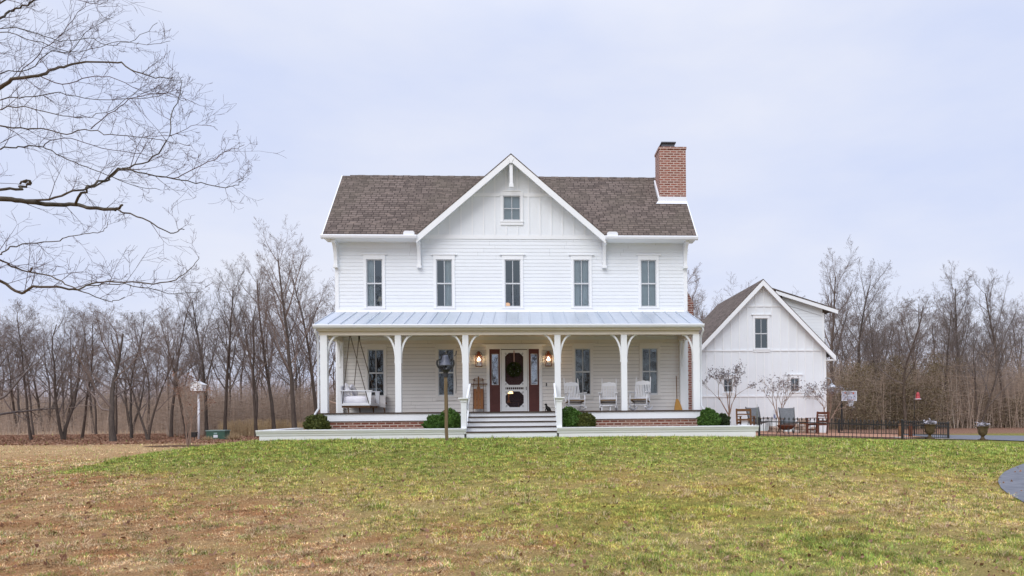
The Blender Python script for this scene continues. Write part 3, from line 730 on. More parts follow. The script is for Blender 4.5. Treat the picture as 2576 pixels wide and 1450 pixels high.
# ------------------------------------------------------------------ the farmhouse
YW, YE, YP = 27.10, 26.55, 24.60          # front wall, main eave and porch eave planes
XL, XR, XC = -6.71, 5.85, -.47
ZE, ZF = 7.12, .935                        # eave height, porch floor
house = thing('farmhouse', 'white two-storey farmhouse with brown shingle roof, front gable and full-width metal-roofed porch', 'house', (XC, YW, 0), world=True)

_cb = random.Random(19)
def clapboards(mb, x0, x1, z0, z1, Y, openings=(), e=.128, top=None, gap=.0015, step=.014):
    z = z0
    while z < z1 - .01:
        zt = min(z + e, z1); a0, a1 = (x0, x1) if top is None else top(z, zt)
        cuts = sorted((o[0], o[1]) for o in openings if o[2] < zt - .004 and o[3] > z + .004)
        segs = []; c = a0
        for p, q in cuts:
            if p > c: segs.append((c, min(p, a1)))
            c = max(c, q)
        if c < a1: segs.append((c, a1))
        cut_ = []
        for p, q in segs:
            while q - p > 4.2:
                m_ = p + _cb.uniform(2.2, 3.6); cut_.append((p, m_ - .0015)); p = m_ + .0015
            cut_.append((p, q))
        for p, q in cut_:
            if q - p < .01: continue
            zo = z + gap
            mb.quad((p, Y - step, zo), (q, Y - step, zo), (q, Y - .003, zt + .0005), (p, Y - .003, zt + .0005))
            mb.quad((p, Y + .004, zo), (q, Y + .004, zo), (q, Y - step, zo), (p, Y - step, zo))
        z = zt

WINX = (-5.34, -2.885, -.455, 2.01, 4.44); WH = .285
UP = [(x - WH, x + WH, 4.66, 6.37) for x in WINX]
LOWX = (-5.315, -2.85, 2.03, 4.46)
LO = [(x - WH, x + WH, 1.50, 3.18) for x in LOWX]
DOOR = (-1.31, .46, ZF, 3.19)
mb = MB(); clapboards(mb, XL, XR, 4.46, 7.13, YW, UP); 
mb.quad((XL, YW, 3.5), (XR, YW, 3.5), (XR, YW, 4.46), (XL, YW, 4.46))
YB = 31.9
for x in (XL, XR):
    mb.quad((x, YW, -.2), (x, YB, -.2), (x, YB, 7.12), (x, 29.5, 10.0), (x, YW, 7.6))
mb.quad((XL, YB, -.2), (XR, YB, -.2), (XR, YB, 7.1), (XL, YB, 7.1))
mb.build('wall', SIDING, house)
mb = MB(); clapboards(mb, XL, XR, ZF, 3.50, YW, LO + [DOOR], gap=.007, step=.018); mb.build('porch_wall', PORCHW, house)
# rooms behind the glass
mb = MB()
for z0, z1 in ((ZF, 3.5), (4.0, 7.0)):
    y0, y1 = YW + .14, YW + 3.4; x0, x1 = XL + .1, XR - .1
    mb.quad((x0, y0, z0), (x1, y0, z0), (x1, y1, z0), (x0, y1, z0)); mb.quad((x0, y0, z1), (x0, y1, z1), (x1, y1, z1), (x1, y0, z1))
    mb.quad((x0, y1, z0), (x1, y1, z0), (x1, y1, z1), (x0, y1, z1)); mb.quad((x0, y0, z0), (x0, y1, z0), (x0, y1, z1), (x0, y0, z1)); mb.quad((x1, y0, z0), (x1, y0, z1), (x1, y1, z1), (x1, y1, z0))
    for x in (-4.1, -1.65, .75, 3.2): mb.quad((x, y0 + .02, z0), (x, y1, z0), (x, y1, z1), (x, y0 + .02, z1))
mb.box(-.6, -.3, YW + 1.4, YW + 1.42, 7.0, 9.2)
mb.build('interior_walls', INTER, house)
for x in (XL, XR - .13):
    for z0, z1 in ((4.44, 7.10), (ZF, 3.5)): mb = MB(); mb.box(x, x + .13, YW - .036, YW + .02, z0, z1); mb.build('corner_board', TRIMW, house)
mb = MB(); mb.box(XL + .13, XR - .13, YW - .04, YW, 4.46, 4.60); mb.build('skirt_board', TRIMW, house)

# gable in board and batten
mb = MB(); gt = 9.97
def gline(x): return gt - .125 - abs(x - XC) * (gt - ZE) / 3.31     # underside line of the gable roof
zb = 7.20
hw_ = (gline(XC) - zb) / ((gt - ZE) / 3.31)
gw = (-.775, -.155, 7.75, 8.65)
# field around the little window
def gpoly(x0, x1, zlo):
    pts = [(x0, zlo), (x1, zlo), (x1, gline(x1))]
    if x0 < XC < x1: pts.append((XC, gline(XC)))
    pts.append((x0, gline(x0))); return [(x, YW - .012, z) for x, z in pts]
mb.quad(*gpoly(XC - hw_, gw[0], zb)); mb.quad(*gpoly(gw[1], XC + hw_, zb))
mb.quad((gw[0], YW - .012, zb), (gw[1], YW - .012, zb), (gw[1], YW - .012, gw[2]), (gw[0], YW - .012, gw[2]))
mb.quad(*gpoly(gw[0], gw[1], gw[3]))
mb.build('gable_wall', SIDING, house)
mb = MB(); x = XC - 3.2 + .19
k = 0
while x < XC + 3.2:
    zt = gline(x) - .01
    segs = [(zb + .05, 8.62), (8.74, zt)] if zt > 8.8 else [(zb + .05, min(zt, 8.62))]
    if gw[0] - .15 < x < gw[1] + .15: segs = [(zb + .05, gw[2] - .18), (gw[3] + .12, zt)]
    for a, b in segs:
        if b > a + .03: mb.box(x - .026, x + .026, YW - .038, YW - .012, a, b)
    x += .402
mb.box(XC - 3.25, XC + 3.25, YW - .032, YW - .012, zb - .10, zb + .05)
for a, b in ((XC - 1.42, gw[0] - .11), (gw[1] + .11, XC + 1.42)): mb.box(a, b, YW - .040, YW - .012, 8.62, 8.74)
mb.build('batten', TRIMW, house)

# main roof with the cross gable
mb = MB(); xa, xb = -7.0, 6.1; yr, zr = 29.5, ZE + 2.95; gl, gr = XC - 3.31, XC + 3.31; yv = YE + (gt - ZE)
ye2 = 29.5 + 2.95
mb.quad((xa, YE, ZE), (gl, YE, ZE), (XC, yv, gt), (XC, yr, zr), (xa, yr, zr))
mb.quad((gr, YE, ZE), (xb, YE, ZE), (xb, yr, zr), (XC, yr, zr), (XC, yv, gt))
mb.quad((xb, ye2, ZE), (xa, ye2, ZE), (xa, yr, zr), (xb, yr, zr))
# cross gable slopes, front edge thickened
for sx, ex in ((-1, gl), (1, gr)):
    mb.quad((ex, YE - .03, ZE + .012), (XC, YE - .03, gt + .012), (XC, yv, gt + .012), (ex, YE, ZE + .012)) if sx < 0 else mb.quad((XC, YE - .03, gt + .012), (ex, YE - .03, ZE + .012), (ex, YE, ZE + .012), (XC, yv, gt + .012))
sl = math.hypot(3.31, gt - ZE)
mb.prism([(gl, ZE + .01), (XC, gt + .01), (gr, ZE + .01), (gr, ZE - .03), (XC, gt - .03), (gl, ZE - .03)], YE - .035, YE + .02)
rf = mb.build('roof', SHING, house)
mb = MB()                                                                   # ridge cap
for i in range(44):
    x = xa + .3 + i * (xb - xa - .5) / 44
    if abs(x - XC) < .12: continue
    mb.prism_x([(yr - .15, zr - .135), (yr, zr + .03 + .008 * (i % 2)), (yr + .15, zr - .135), (yr + .15, zr - .15), (yr, zr + .005), (yr - .15, zr - .15)], x, x + .285)
mb.build('ridge_cap', SHING, rf)
# soffits, rakes and barge boards
mb = MB()
for q0, q1 in ((xa + .05, gl + .04), (gr - .04, xb - .05)): mb.quad((q0, YE + .01, ZE - .15), (q1, YE + .01, ZE - .15), (q1, YW, ZE - .15), (q0, YW, ZE - .15))
for sx, ex in ((-1, gl), (1, gr)): mb.quad((ex, YE, ZE - .13), (XC, YE, gt - .13), (XC, YW, gt - .13), (ex, YW, ZE - .13))
for x0, x1 in ((xa + .02, XL), (XR, xb - .02)):
    mb.quad((x0, YE + .05, ZE - .10), (x1, YE + .05, ZE - .10), (x1, yr, zr - .15), (x0, yr, zr - .15))
mb.build('soffit', TRIMW, house)
for x in (xa - .022, xb - .01):
    mb = MB(); mb.prism_x([(YE, ZE + .012), (yr, zr + .012), (ye2, ZE + .012), (ye2, ZE - .16), (yr, zr - .16), (YE, ZE - .16)], x, x + .032); mb.build('rake_board', TRIMW, house)
for ex in (gl, gr):
    mb = MB(); d = .25; s = (gt - ZE) / 3.31; sx = 1 if ex > XC else -1
    poly = [(XC, gt - .032), (XC, gt - .032 - d), (ex + .00 * sx, ZE - .032 - d), (ex, ZE - .034)]
    mb.prism(poly if sx < 0 else poly[::-1], YE - .028, YE + .012); mb.build('barge_board', TRIMW, house)
mb = MB(); mb.prism([(XC - .10, gt - .17), (XC, gt - .045), (XC + .10, gt - .17), (XC, gt - .36)], YE - .045, YE - .029)
mb.box(XC - .055, XC + .055, YE + .02, YE + .13, 8.92, 9.60); mb.box(XC - .075, XC + .075, YE + .0, YE + .15, 8.82, 8.94); mb.box(XC - .04, XC + .04, YE + .03, YW - .02, 9.40, 9.5)
mb.build('gable_pendant', TRIMW, house)
# gutters with rounded leaf guards at the valleys
for x0, x1, gx in ((xa - .04, gl + .02, gl - .25), (gr - .02, xb + .02, gr + .24)):
    mb = MB(); prof = [(YE + .0, ZE - .02), (YE - .11, ZE - .02), (YE - .12, ZE - .06), (YE - .10, ZE - .13), (YE - .06, ZE - .155), (YE + .0, ZE - .155)]
    mb.prism_x(prof[::-1], x0, x1); g = mb.build('gutter', GUTTER, house)
    mb = MB(); w = .19; pts = [(gx - w, ZE - .04), (gx + w, ZE - .04), (gx + w, ZE + .08), (gx + w - .05, ZE + .125), (gx - w + .05, ZE + .125), (gx - w, ZE + .08)]
    mb.prism(pts, YE - .05, YE - .03); mb.build('leaf_guard', GUTTER, g)
# curved eave brackets
def bracket(x, z0=6.05):
    mb = MB(); w = .055; n = 8; yo, yi = YE + .06, YW - .03; top = ZE - .155
    arc = [(yo + (yi - .11 - yo) * math.sin(math.pi / 2 * i / n), top - .10 - (.72) * (1 - math.cos(math.pi / 2 * i / n))) for i in range(n + 1)]
    out = [(yi, top), (yo, top)] + arc + [(yi - .11, z0 + .1), (yi, z0 + .1)]
    for i in range(n):                                                     # back web in convex pieces
        a, b = arc[i], arc[i + 1]
        mb.prism_x([(a[0], a[1]), (b[0], b[1]), (b[0] + .075, b[1] + .075), (a[0] + .075, a[1] + .075)], x - w, x + w)
    mb.box(x - w - .004, x + w + .004, yi - .12, yi, z0 + .08, top); mb.box(x - w - .006, x + w + .006, yo, yi, top - .085, top + .001)
    mb.box(x - w - .022, x + w + .022, yi - .15, yi, z0, z0 + .085); mb.build('eave_bracket', TRIMW, house)
for x in (XL + .05, gl + .03, gr - .01, XR - .08): bracket(x)

# windows: casing > sash, pane, curtain
def window(parent, x0, x1, z0, z1, Y, rail=True, curtain=None, capx=.17, mull=True, paint=TRIMW, cw=.09, sash=SASHM, recess=.045):
    mb = MB(); d = .042
    mb.box(x0 - cw, x0, Y - d, Y + .06, z0, z1); mb.box(x1, x1 + cw, Y - d, Y + .06, z0, z1)
    mb.box(x0 - cw - .006, x1 + cw + .006, Y - d - .006, Y + .06, z1, z1 + .155)
    mb.box(x0 - capx, x1 + capx, Y - d - .035, Y, z1 + .155, z1 + .19)
    mb.box(x0 - cw - .012, x1 + cw + .012, Y - d - .02, Y + .05, z0 - .045, z0); mb.box(x0 - cw, x1 + cw, Y - d, Y, z0 - .145, z0 - .045)
    w = mb.build('window', paint, parent)
    mb = MB(); b = .032; ya, yb = Y - .005 + .0, Y + recess
    mb.box(x0, x0 + b, ya, yb, z0, z1); mb.box(x1 - b, x1, ya, yb, z0, z1); mb.box(x0 + b, x1 - b, ya, yb, z1 - b, z1); mb.box(x0 + b, x1 - b, ya, yb, z0, z0 + b * 1.7)
    zm = (z0 + z1) / 2; xm = (x0 + x1) / 2
    if rail: mb.box(x0 + b, x1 - b, ya - .004, yb, zm - .024, zm + .024)
    if mull:
        mb.box(xm - .011, xm + .011, ya + .012, yb, z0 + b * 1.7, zm - (.024 if rail else 0)); mb.box(xm - .011, xm + .011, ya + .012, yb, zm + (.024 if rail else 0), z1 - b)
    if not rail: mb.box(x0 + b, x1 - b, ya + .008, yb, zm - .012, zm + .012)
    mb.build('sash', sash, w)
    mb = MB(); mb.quad((x0 + b, yb - .012, z0 + b), (x1 - b, yb - .012, z0 + b), (x1 - b, yb - .012, z1 - b), (x0 + b, yb - .012, z1 - b)); mb.build('pane', GLASS, w)
    if curtain:
        for a, c in curtain['spans']:
            mb = MB(); n = 60; xa_, xb_ = x0 + (x1 - x0) * a, x0 + (x1 - x0) * c; vs = []
            for i in range(n + 1):
                t = i / n; xx = xa_ + (xb_ - xa_) * t
                yy = Y + .12 + (0 if curtain.get('flat') else .022 * math.sin(t * (c - a) * 62) + .012 * math.sin(t * 23 + a))
                vs += [(xx, yy, z0 - .02), (xx, yy * .2 + (Y + .12) * .8, z1 + .02)]
            mb.add(vs, [(2 * i, 2 * i + 2, 2 * i + 3, 2 * i + 1) for i in range(n)]); mb.build('blind' if curtain.get('flat') else 'curtain', BLIND if curtain.get('flat') else CURT, w, True)
    return w
UPC = [dict(spans=[(.0, .46)]), dict(spans=[(.50, 1.0)]), None, dict(spans=[(0, .47), (.50, 1)]), dict(spans=[(0, 1)], flat=True)]
for (x0, x1, z0, z1), c in zip(UP, UPC): window(house, x0, x1, z0, z1, YW, curtain=c)
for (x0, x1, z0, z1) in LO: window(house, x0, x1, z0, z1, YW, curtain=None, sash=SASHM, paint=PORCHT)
window(house, *gw, YW - .012, rail=False, capx=.02, cw=.09, curtain=dict(spans=[(0, 1)], flat=True))

# chimney
cx0, cx1, cy0, cy1 = 5.08, 6.09, 28.25, 29.15
mb = MB(); mb.box(cx0, cx1, cy0, cy1, 5.3, 10.86)
mb.box(5.45, 6.33, cy0 + .0, cy1 + .2, -.2, 5.0)
mb.add([(5.45, cy0, 5.0), (6.33, cy0, 5.0), (6.33, cy1 + .2, 5.0), (5.45, cy1 + .2, 5.0), (5.45, cy0, 5.45), (6.09, cy0, 5.45), (6.09, cy1, 5.45), (5.45, cy1, 5.45)], [(0, 1, 5, 4), (1, 2, 6, 5), (2, 3, 7, 6), (4, 5, 6, 7)])
ch = mb.build('chimney', CHIMB, house)
mb = MB(); mb.box(cx0 - .025, cx1 + .025, cy0 - .025, cy1 + .025, 10.79, 10.875); mb.build('chimney_crown', CHIMB, ch)
mb = MB(); mb.frustum(5.47, 28.72, 10.875, 11.10, .26, .24, .23, .21); mb.box(5.20, 5.76, 28.44, 28.98, 11.10, 11.14); mb.build('chimney_cap', varied('dull_lead_metal', (.07, .075, .09), (.11, .115, .13), 5, .6, .3, .2), ch)
zc = ZE + (cy0 - YE)
mb = MB(); mb.box(cx0 - .02, cx1 + .02, cy0 - .02, cy0 + .0, zc - .03, zc + .17)
mb.quad((cx0 - .16, cy0 - .14, zc - .14 + .012), (cx1 + .02, cy0 - .14, zc - .14 + .012), (cx1 + .02, cy0 - .015, zc + .015), (cx0 - .06, cy0 - .015, zc + .015))
mb.prism_x([(cy0 - .03, zc - .03), (cy1, zc + .90), (cy1, zc + 1.06), (cy0 - .03, zc + .14)], cx0 - .055, cx0 - .002)
mb.build('flashing', GUTTER, ch)

# ---- porch
pxa, pxb = -6.77, 5.82; ZP0, ZP1 = 3.775, 4.50
mb = MB(); mb.quad((pxa, YP, ZP0), (pxb, YP, ZP0), (pxb, YW, ZP1), (pxa, YW, ZP1)); mb.quad((pxa, YP, ZP0 - .02), (pxa, YW, ZP1 - .02), (pxb, YW, ZP1 - .02), (pxb, YP, ZP0 - .02))
for i in range(32):
    x = min(pxa + .012 + i * (pxb - pxa - .024) / 31, pxb)
    sl_ = (ZP1 - ZP0) / (YW - YP)
    mb.add([(x - .011, YP, ZP0), (x + .011, YP, ZP0), (x + .011, YW - .05, ZP1 - .05 * sl_), (x - .011, YW - .05, ZP1 - .05 * sl_), (x - .009, YP, ZP0 + .034), (x + .009, YP, ZP0 + .034), (x + .009, YW - .05, ZP1 - .05 * sl_ + .034), (x - .009, YW - .05, ZP1 - .05 * sl_ + .034)],
           [(4, 5, 6, 7), (0, 1, 5, 4), (1, 2, 6, 5), (3, 0, 4, 7)])
pr = mb.build('porch_roof', MROOF, house)
mb = MB(); mb.prism_x([(YW - .045, ZP1 - .01), (YW - .12, ZP1 - .028), (YW - .045, ZP1 + .06)], pxa + .1, pxb - .1); mb.build('flashing', GUTTER, pr)
mb = MB(); prof = [(YP + .02, ZP0 - .012), (YP - .12, ZP0 - .012), (YP - .13, ZP0 - .04), (YP - .105, ZP0 - .10), (YP - .07, ZP0 - .13), (YP + .02, ZP0 - .13)]
mb.prism_x(prof[::-1], pxa - .02, pxb + .03); mb.build('porch_gutter', GUTTER, house)
mb = MB()
mb.box(pxa + .03, pxb - .03, YP + .02, YP + .05, 3.58, ZP0 - .03)                                   # fascia under the gutter
mb.box(pxa + .1, pxb - .1, YP + .14, YP + .36, 3.44, 3.66)                                          # carrying beam
mb.box(pxa + .095, pxb - .095, YP + .115, YP + .14, 3.575, 3.63)
for x in (pxa + .1, pxb - .32): mb.box(x, x + .22, YP + .36, YW, 3.44, 3.66)
for x in (pxa + .03, pxb - .055): mb.add([(x, YP + .05, 3.58), (x + .025, YP + .05, 3.58), (x + .025, YW, 3.58), (x, YW, 3.58), (x, YP + .05, 3.74), (x + .025, YP + .05, 3.74), (x + .025, YW, 4.46), (x, YW, 4.46)], [(0, 1, 5, 4), (1, 2, 6, 5), (2, 3, 7, 6), (3, 0, 4, 7), (4, 5, 6, 7), (0, 3, 2, 1)])
mb.build('porch_beam', CREAM, house)
mb = MB(); mb.quad((pxa + .05, YP + .05, 3.60), (pxa + .05, YW, 3.62), (pxb - .05, YW, 3.62), (pxb - .05, YP + .05, 3.60)); mb.build('porch_ceiling', CREAM, house)
mb = MB(); mb.box(-6.70, 5.79, YP - .02, YW, ZF - .04, ZF); mb.build('porch_floor', DARKST, house)
mb = MB(); mb.box(-6.66, 5.75, YP + .02, YP + .06, .665, ZF - .042)
for x in (-6.66, 5.71): mb.box(x, x + .04, YP + .06, YW, .665, ZF - .042)
mb.build('porch_skirt', WHITE, house)
mb = MB(); mb.box(-6.60, 5.69, YP + .07, YW, -.3, .66); mb.build('foundation', BRICK, house)
# posts with pairs of bent-wood braces
def brace(mb, p, dx, dy, rise=.80, run=.36):
    n = 10; pts = []
    for i in range(n + 1):
        a = math.pi / 2 * i / n; rr_ = run * (1 - math.cos(a)); zz = 3.44 - rise + rise * math.sin(a) * 1.0
        pts.append((p[0] + dx * (.085 + rr_), p[1] + dy * (.085 + rr_), zz - .002))
    pts.insert(0, (p[0] + dx * .10, p[1] + dy * .10, 3.44 - rise - .10))
    for i in range(n + 1): mb.bar(pts[i], pts[i + 1], .06, .055, up=(-dy, dx, 0) if dx == 0 else (0, 1, 0))
def post(x, y, dirs, w=.098):
    mb = MB(); mb.box(x - w, x + w, y - w, y + w, ZF, 3.44)
    o = mb.build('porch_post', WHITE, house)
    for dx, dy in dirs:
        b = MB(); brace(b, (x, y), dx, dy); b.build('brace', WHITE, o)
PXS = (-6.52, -4.15, -1.975, 1.03, 3.225, 5.63); PYF = YP + .25
for i, x in enumerate(PXS):
    post(x, PYF, ([(-1, 0)] if i else []) + ([(1, 0)] if i < 5 else []) + ([(0, 1)] if i in (0, 5) else []), .11 if i in (0, 5) else .098)
post(-6.52, YW - .11, [(0, -1)], .10); post(5.63, YW - .11, [(0, -1)], .10)
for x, s in ((-6.71, -1), (5.80, 1)):                                          # downspouts at the porch corners
    mb = MB(); y = YP + .22
    mb.tube([(x + s * .0, YP - .04, 3.66), (x + s * .03, YP - .02, 3.55), (x, y, 3.36), (x, y, 1.25), (x, y, 1.08), (x + s * .10, y - .03, .92), (x + s * .12, y - .03, .66)], .035, 8); mb.build('downspout', GUTTER, house, True)

# steps: white risers with dark treads
sxa, sxb = -1.865, .935; rh = ZF - .17; n = 5
ris = MB()
for i in range(4):
    yf = YP - .02 - .275 * (i + 1); zt = ZF - .155 * (i + 1)
    ris.box(sxa, sxb, yf + .025, yf + .05, zt - .155, zt - .038)
    ris.box(sxa, sxb, yf + .05, YP + .0, -.1, zt - .155)
ris.box(sxa, sxb, YP - .02 - 1.1 + .03, YP - .02 - 1.1 + .05, -.1, .2)
st_ = ris.build('steps', WHITE, house)
for i in range(4):
    yf = YP - .02 - .275 * (i + 1); zt = ZF - .155 * (i + 1); mb = MB(); mb.box(sxa - .005, sxb + .005, yf, yf + .295, zt - .037, zt); mb.build('tread', DARKST, st_)
for x in (-1.945, 1.015):
    mb = MB(); mb.box(x - .085, x + .085, 23.52, 23.69, .30, 1.27)
    nw = mb.build('newel_post', WHITE, house)
    mb = MB(); mb.box(x - .105, x + .105, 23.50, 23.71, 1.235, 1.275); mb.frustum(x, 23.605, 1.275, 1.335, .10, .10, .135, .135); mb.box(x - .165, x + .165, 23.44, 23.77, 1.335, 1.375); mb.build('post_cap', WHITE, nw)
    s = 1 if x < 0 else -1; xr = x + s * .10
    mb = MB(); mb.bar((xr, 23.66, 1.36), (xr, PYF - .02, 1.83), .062, .055); hr = mb.build('handrail', WHITE, house)
    mb = MB(); mb.bar((xr, 23.68, 1.02), (xr, PYF - .02, 1.49), .05, .06); mb.build('bottom_rail', WHITE, hr)
    for j in range(7):
        t = (j + .7) / 7.6; y = 23.66 + (PYF - .02 - 23.66) * t; z = 1.03 + .47 * t
        mb = MB(); mb.box(xr - .016, xr + .016, y - .016, y + .016, z, z + .31); mb.build('baluster', WHITE, hr)
    mb = MB(); mb.prism_x([(23.66, -.05), (23.66, .34), (YP, .95), (YP, -.05)], (sxa - .05 if s > 0 else sxb), (sxa if s > 0 else sxb + .05)); mb.build('stair_stringer', WHITE, house)

# ---- front door: casing, dark red door, white octagon-panelled screen door, sidelights
mb = MB(); dz = 3.17
for x0, x1 in ((-1.42, -1.31), (-.935, -.895), (.045, .085), (.46, .57)): mb.box(x0, x1, YW - .05, YW + .05, ZF, dz)
mb.box(-1.43, .58, YW - .056, YW + .05, dz, dz + .14); mb.box(-1.56, .71, YW - .09, YW, dz + .14, dz + .175)
dc = mb.build('door_casing', TRIMW, house)
for x0, x1 in ((-1.31, -.935), (.085, .46)):
    mb = MB(); a, b = x0 + .075, x1 - .055; z0, z1 = 1.89, 3.00
    mb.box(x0, a, YW - .02, YW + .04, ZF, dz); mb.box(b, x1, YW - .02, YW + .04, ZF, dz); mb.box(a, b, YW - .02, YW + .04, z1, dz); mb.box(a, b, YW - .02, YW + .04, 1.80, z0)
    mb.box(a, b, YW + .0, YW + .04, 1.18, 1.80); mb.box(a, b, YW - .02, YW + .04, ZF, 1.18); mb.box(a + .05, b - .05, YW - .012, YW, 1.24, 1.74)
    sd = mb.build('sidelight', RED, house)
    mb = MB(); mb.quad((a, YW + .01, z0), (b, YW + .01, z0), (b, YW + .01, z1), (a, YW + .01, z1)); mb.build('pane', GLASSB, sd)
    mb = MB(); 
    for p, q, r, s in ((a, a + .02, z0, z1), (b - .02, b, z0, z1)): mb.box(p, q, YW - .004, YW + .008, r, s)
    mb.box(a + .02, b - .02, YW - .004, YW + .008, z1 - .02, z1); mb.box(a + .02, b - .02, YW - .004, YW + .008, z0, z0 + .02); mb.build('sash', SASHM, sd)
mb = MB(); mb.box(-.895, -.76, YW + .05, YW + .09, ZF, dz); mb.box(-.09, .045, YW + .05, YW + .09, ZF, dz); mb.box(-.76, -.09, YW + .05, YW + .09, 1.68, dz); mb.box(-.76, -.09, YW + .05, YW + .09, ZF, 1.07); mb.box(-.70, -.15, YW + .04, YW + .05, 1.85, 2.95); mb.build('front_door', varied('dark_red_inner_door', (.050, .013, .010), (.072, .020, .015), 2, .5, .3), house)
def oct_panel(mb, x0, x1, z0, z1, a, b, c, d, Y0, Y1, cut=.12):
    """rectangle x0..x1,z0..z1 with an octagonal hole a..b,c..d"""
    mb.box(x0, a, Y0, Y1, z0, z1); mb.box(b, x1, Y0, Y1, z0, z1); mb.box(a, b, Y0, Y1, z0, c); mb.box(a, b, Y0, Y1, d, z1)
    for x, z, sx, sz in ((a, c, 1, 1), (b, c, -1, 1), (a, d, 1, -1), (b, d, -1, -1)):
        tri = [(x, z), (x + sx * cut, z), (x, z + sz * cut)]; mb.prism(tri if sx * sz > 0 else tri[::-1], Y0, Y1)
mb = MB(); Y0, Y1 = YW - .045, YW - .005; x0, x1 = -.885, .035
oct_panel(mb, x0, x1, 1.83, 3.14, -.755, -.105, 1.885, 3.035, Y0, Y1, .135)
oct_panel(mb, x0, x1, 1.0, 1.70, -.745, -.10, 1.09, 1.655, Y0, Y1, .15)
mb.box(x0, x1, Y0, Y1, ZF + .01, 1.0); mb.box(x0, -.75, Y0, Y1, 1.70, 1.83); mb.box(-.10, x1, Y0, Y1, 1.70, 1.83); mb.box(-.75, -.10, Y0, Y1, 1.70, 1.725); mb.box(-.75, -.10, Y0, Y1, 1.80, 1.83)
sdoor = mb.build('screen_door', WHITE, house)
for j in range(9):
    x = -.72 + j * .0745; mb = MB(); mb.lathe([(.007, 1.725), (.012, 1.745), (.008, 1.7625), (.012, 1.78), (.007, 1.80)], x, YW - .025, 6); mb.build('spindle', WHITE, sdoor, True)
mb = MB()
for x, z, sx, sz in ((-.755, 1.885, 1, 1), (-.105, 1.885, -1, 1), (-.755, 3.035, 1, -1), (-.105, 3.035, -1, -1), (-.745, 1.09, 1, 1), (-.10, 1.09, -1, 1), (-.745, 1.655, 1, -1), (-.10, 1.655, -1, -1)):
    for q in range(2):
        pts = [(x + sx * (.03 + .02 * q + .028 * math.cos(t)), YW - .047, z + sz * (.03 + .02 * q + .028 * math.sin(t))) for t in np.linspace(0, 5, 9)]; mb.tube(pts, .004, 4)
mb.build('scrollwork', IRON, sdoor)
mb = MB(); mb.box(-.015, .005, YW - .08, YW - .045, 1.70, 1.82); mb.build('handle', IRON, sdoor)
mb = MB(); mb.box(.70, .735, YW - .045, YW - .02, 1.84, 1.95); mb.build('doorbell', IRON, house)
mb = MB(); y_ = YW - .012
mb.quad((-.76, y_, 1.88), (-.10, y_, 1.88), (-.10, y_, 3.04), (-.76, y_, 3.04)); mb.quad((-.75, y_, 1.08), (-.095, y_, 1.08), (-.095, y_, 1.66), (-.75, y_, 1.66)); mb.build('mesh_screen', SCREEN, sdoor)
mb = MB()
for z in (2.95, 2.1, 1.2): mb.box(-.895, -.885, YW - .052, YW - .045, z, z + .09)
mb.build('hinge', IRON, sdoor)

# ------------------------------------------------------------------ garage behind the house
gar = thing('garage', 'white board-and-batten garage with steep gable and shed dormer behind the house', 'garage', (11.5, 36.35, -.1), world=True)
GY0, GR, GC, gA, gE = 36.35, 36.0, 11.5, 7.27, 3.58
gsl = (gA - gE) / 3.57
def gal(x): return gA - .195 - abs(x - GC) * gsl
GW = [(11.16, 11.81, 3.90, 5.40), (9.60, 10.04, 1.78, 2.46), (12.92, 13.36, 1.78, 2.46)]
mb = MB(); x0, x1, Yg = 8.32, 14.70, GY0
cols = sorted({x0, x1, GC, *[w[0] for w in GW], *[w[1] for w in GW]})
for a, b in zip(cols, cols[1:]):
    z = -.3
    for w in sorted([w for w in GW if w[0] <= a + 1e-6 and w[1] >= b - 1e-6], key=lambda w: w[2]):
        mb.quad((a, Yg, z), (b, Yg, z), (b, Yg, w[2]), (a, Yg, w[2])); z = w[3]
    mb.quad((a, Yg, z), (b, Yg, z), (b, Yg, gal(b)), (a, Yg, gal(a)))
for x in (x0, x1): mb.quad((x, Yg, -.3), (x, Yg + 8, -.3), (x, Yg + 8, gal(x)), (x, Yg, gal(x)))
mb.quad((x0, Yg + 8, -.3), (x1, Yg + 8, -.3), (x1, Yg + 8, gal(x1)), (GC, Yg + 8, gal(GC)), (x0, Yg + 8, gal(x0)))
mb.build('wall', SIDING, gar)
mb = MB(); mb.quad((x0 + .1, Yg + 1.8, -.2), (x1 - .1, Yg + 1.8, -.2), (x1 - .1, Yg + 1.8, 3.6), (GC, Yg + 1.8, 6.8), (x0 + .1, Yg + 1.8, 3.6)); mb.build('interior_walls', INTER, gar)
mb = MB(); bands = [1.63, 3.86, 6.03]
x = x0 + .05
while x < x1:
    zt = gal(x) - .02; lo = -.3
    for bz in bands + [99]:
        hi = min(zt, bz - .09)
        if hi > lo + .05:
            segs = [(lo, hi)]
            for w in GW:
                if w[0] - .13 < x < w[1] + .13:
                    ns = []
                    for p, q in segs:
                        if w[2] - .16 > p: ns.append((p, min(q, w[2] - .16)))
                        if w[3] + .17 < q: ns.append((max(p, w[3] + .17), q))
                    segs = ns
            for p, q in segs:
                if q > p + .03: mb.box(x - .028, x + .028, Yg - .032, Yg, p, q)
        lo = bz + .005
        if lo > zt: break
    x += .407
mb.build('batten', TRIMW, gar)
for bz in bands:
    mb = MB(); hw = min((gA - .195 - bz) / gsl, 3.19) - .02; cuts = [w for w in GW if w[2] - .14 < bz < w[3] + .19]; a = max(GC - hw, x0)
    for w in cuts: mb.box(a, w[0] - .11, Yg - .036, Yg, bz - .07, bz); a = w[1] + .11
    mb.box(a, min(GC + hw, x1), Yg - .036, Yg, bz - .07, bz); mb.build('band_board', TRIMW, gar)
for q0, q1 in ((x1 - .12, x1 + .005), (x0 - .005, x0 + .12)):
    mb = MB(); mb.box(q0, q1, Yg - .040, Yg + .02, -.3, gal(q0) if q0 > GC else gal(q1)); mb.build('corner_board', TRIMW, gar)
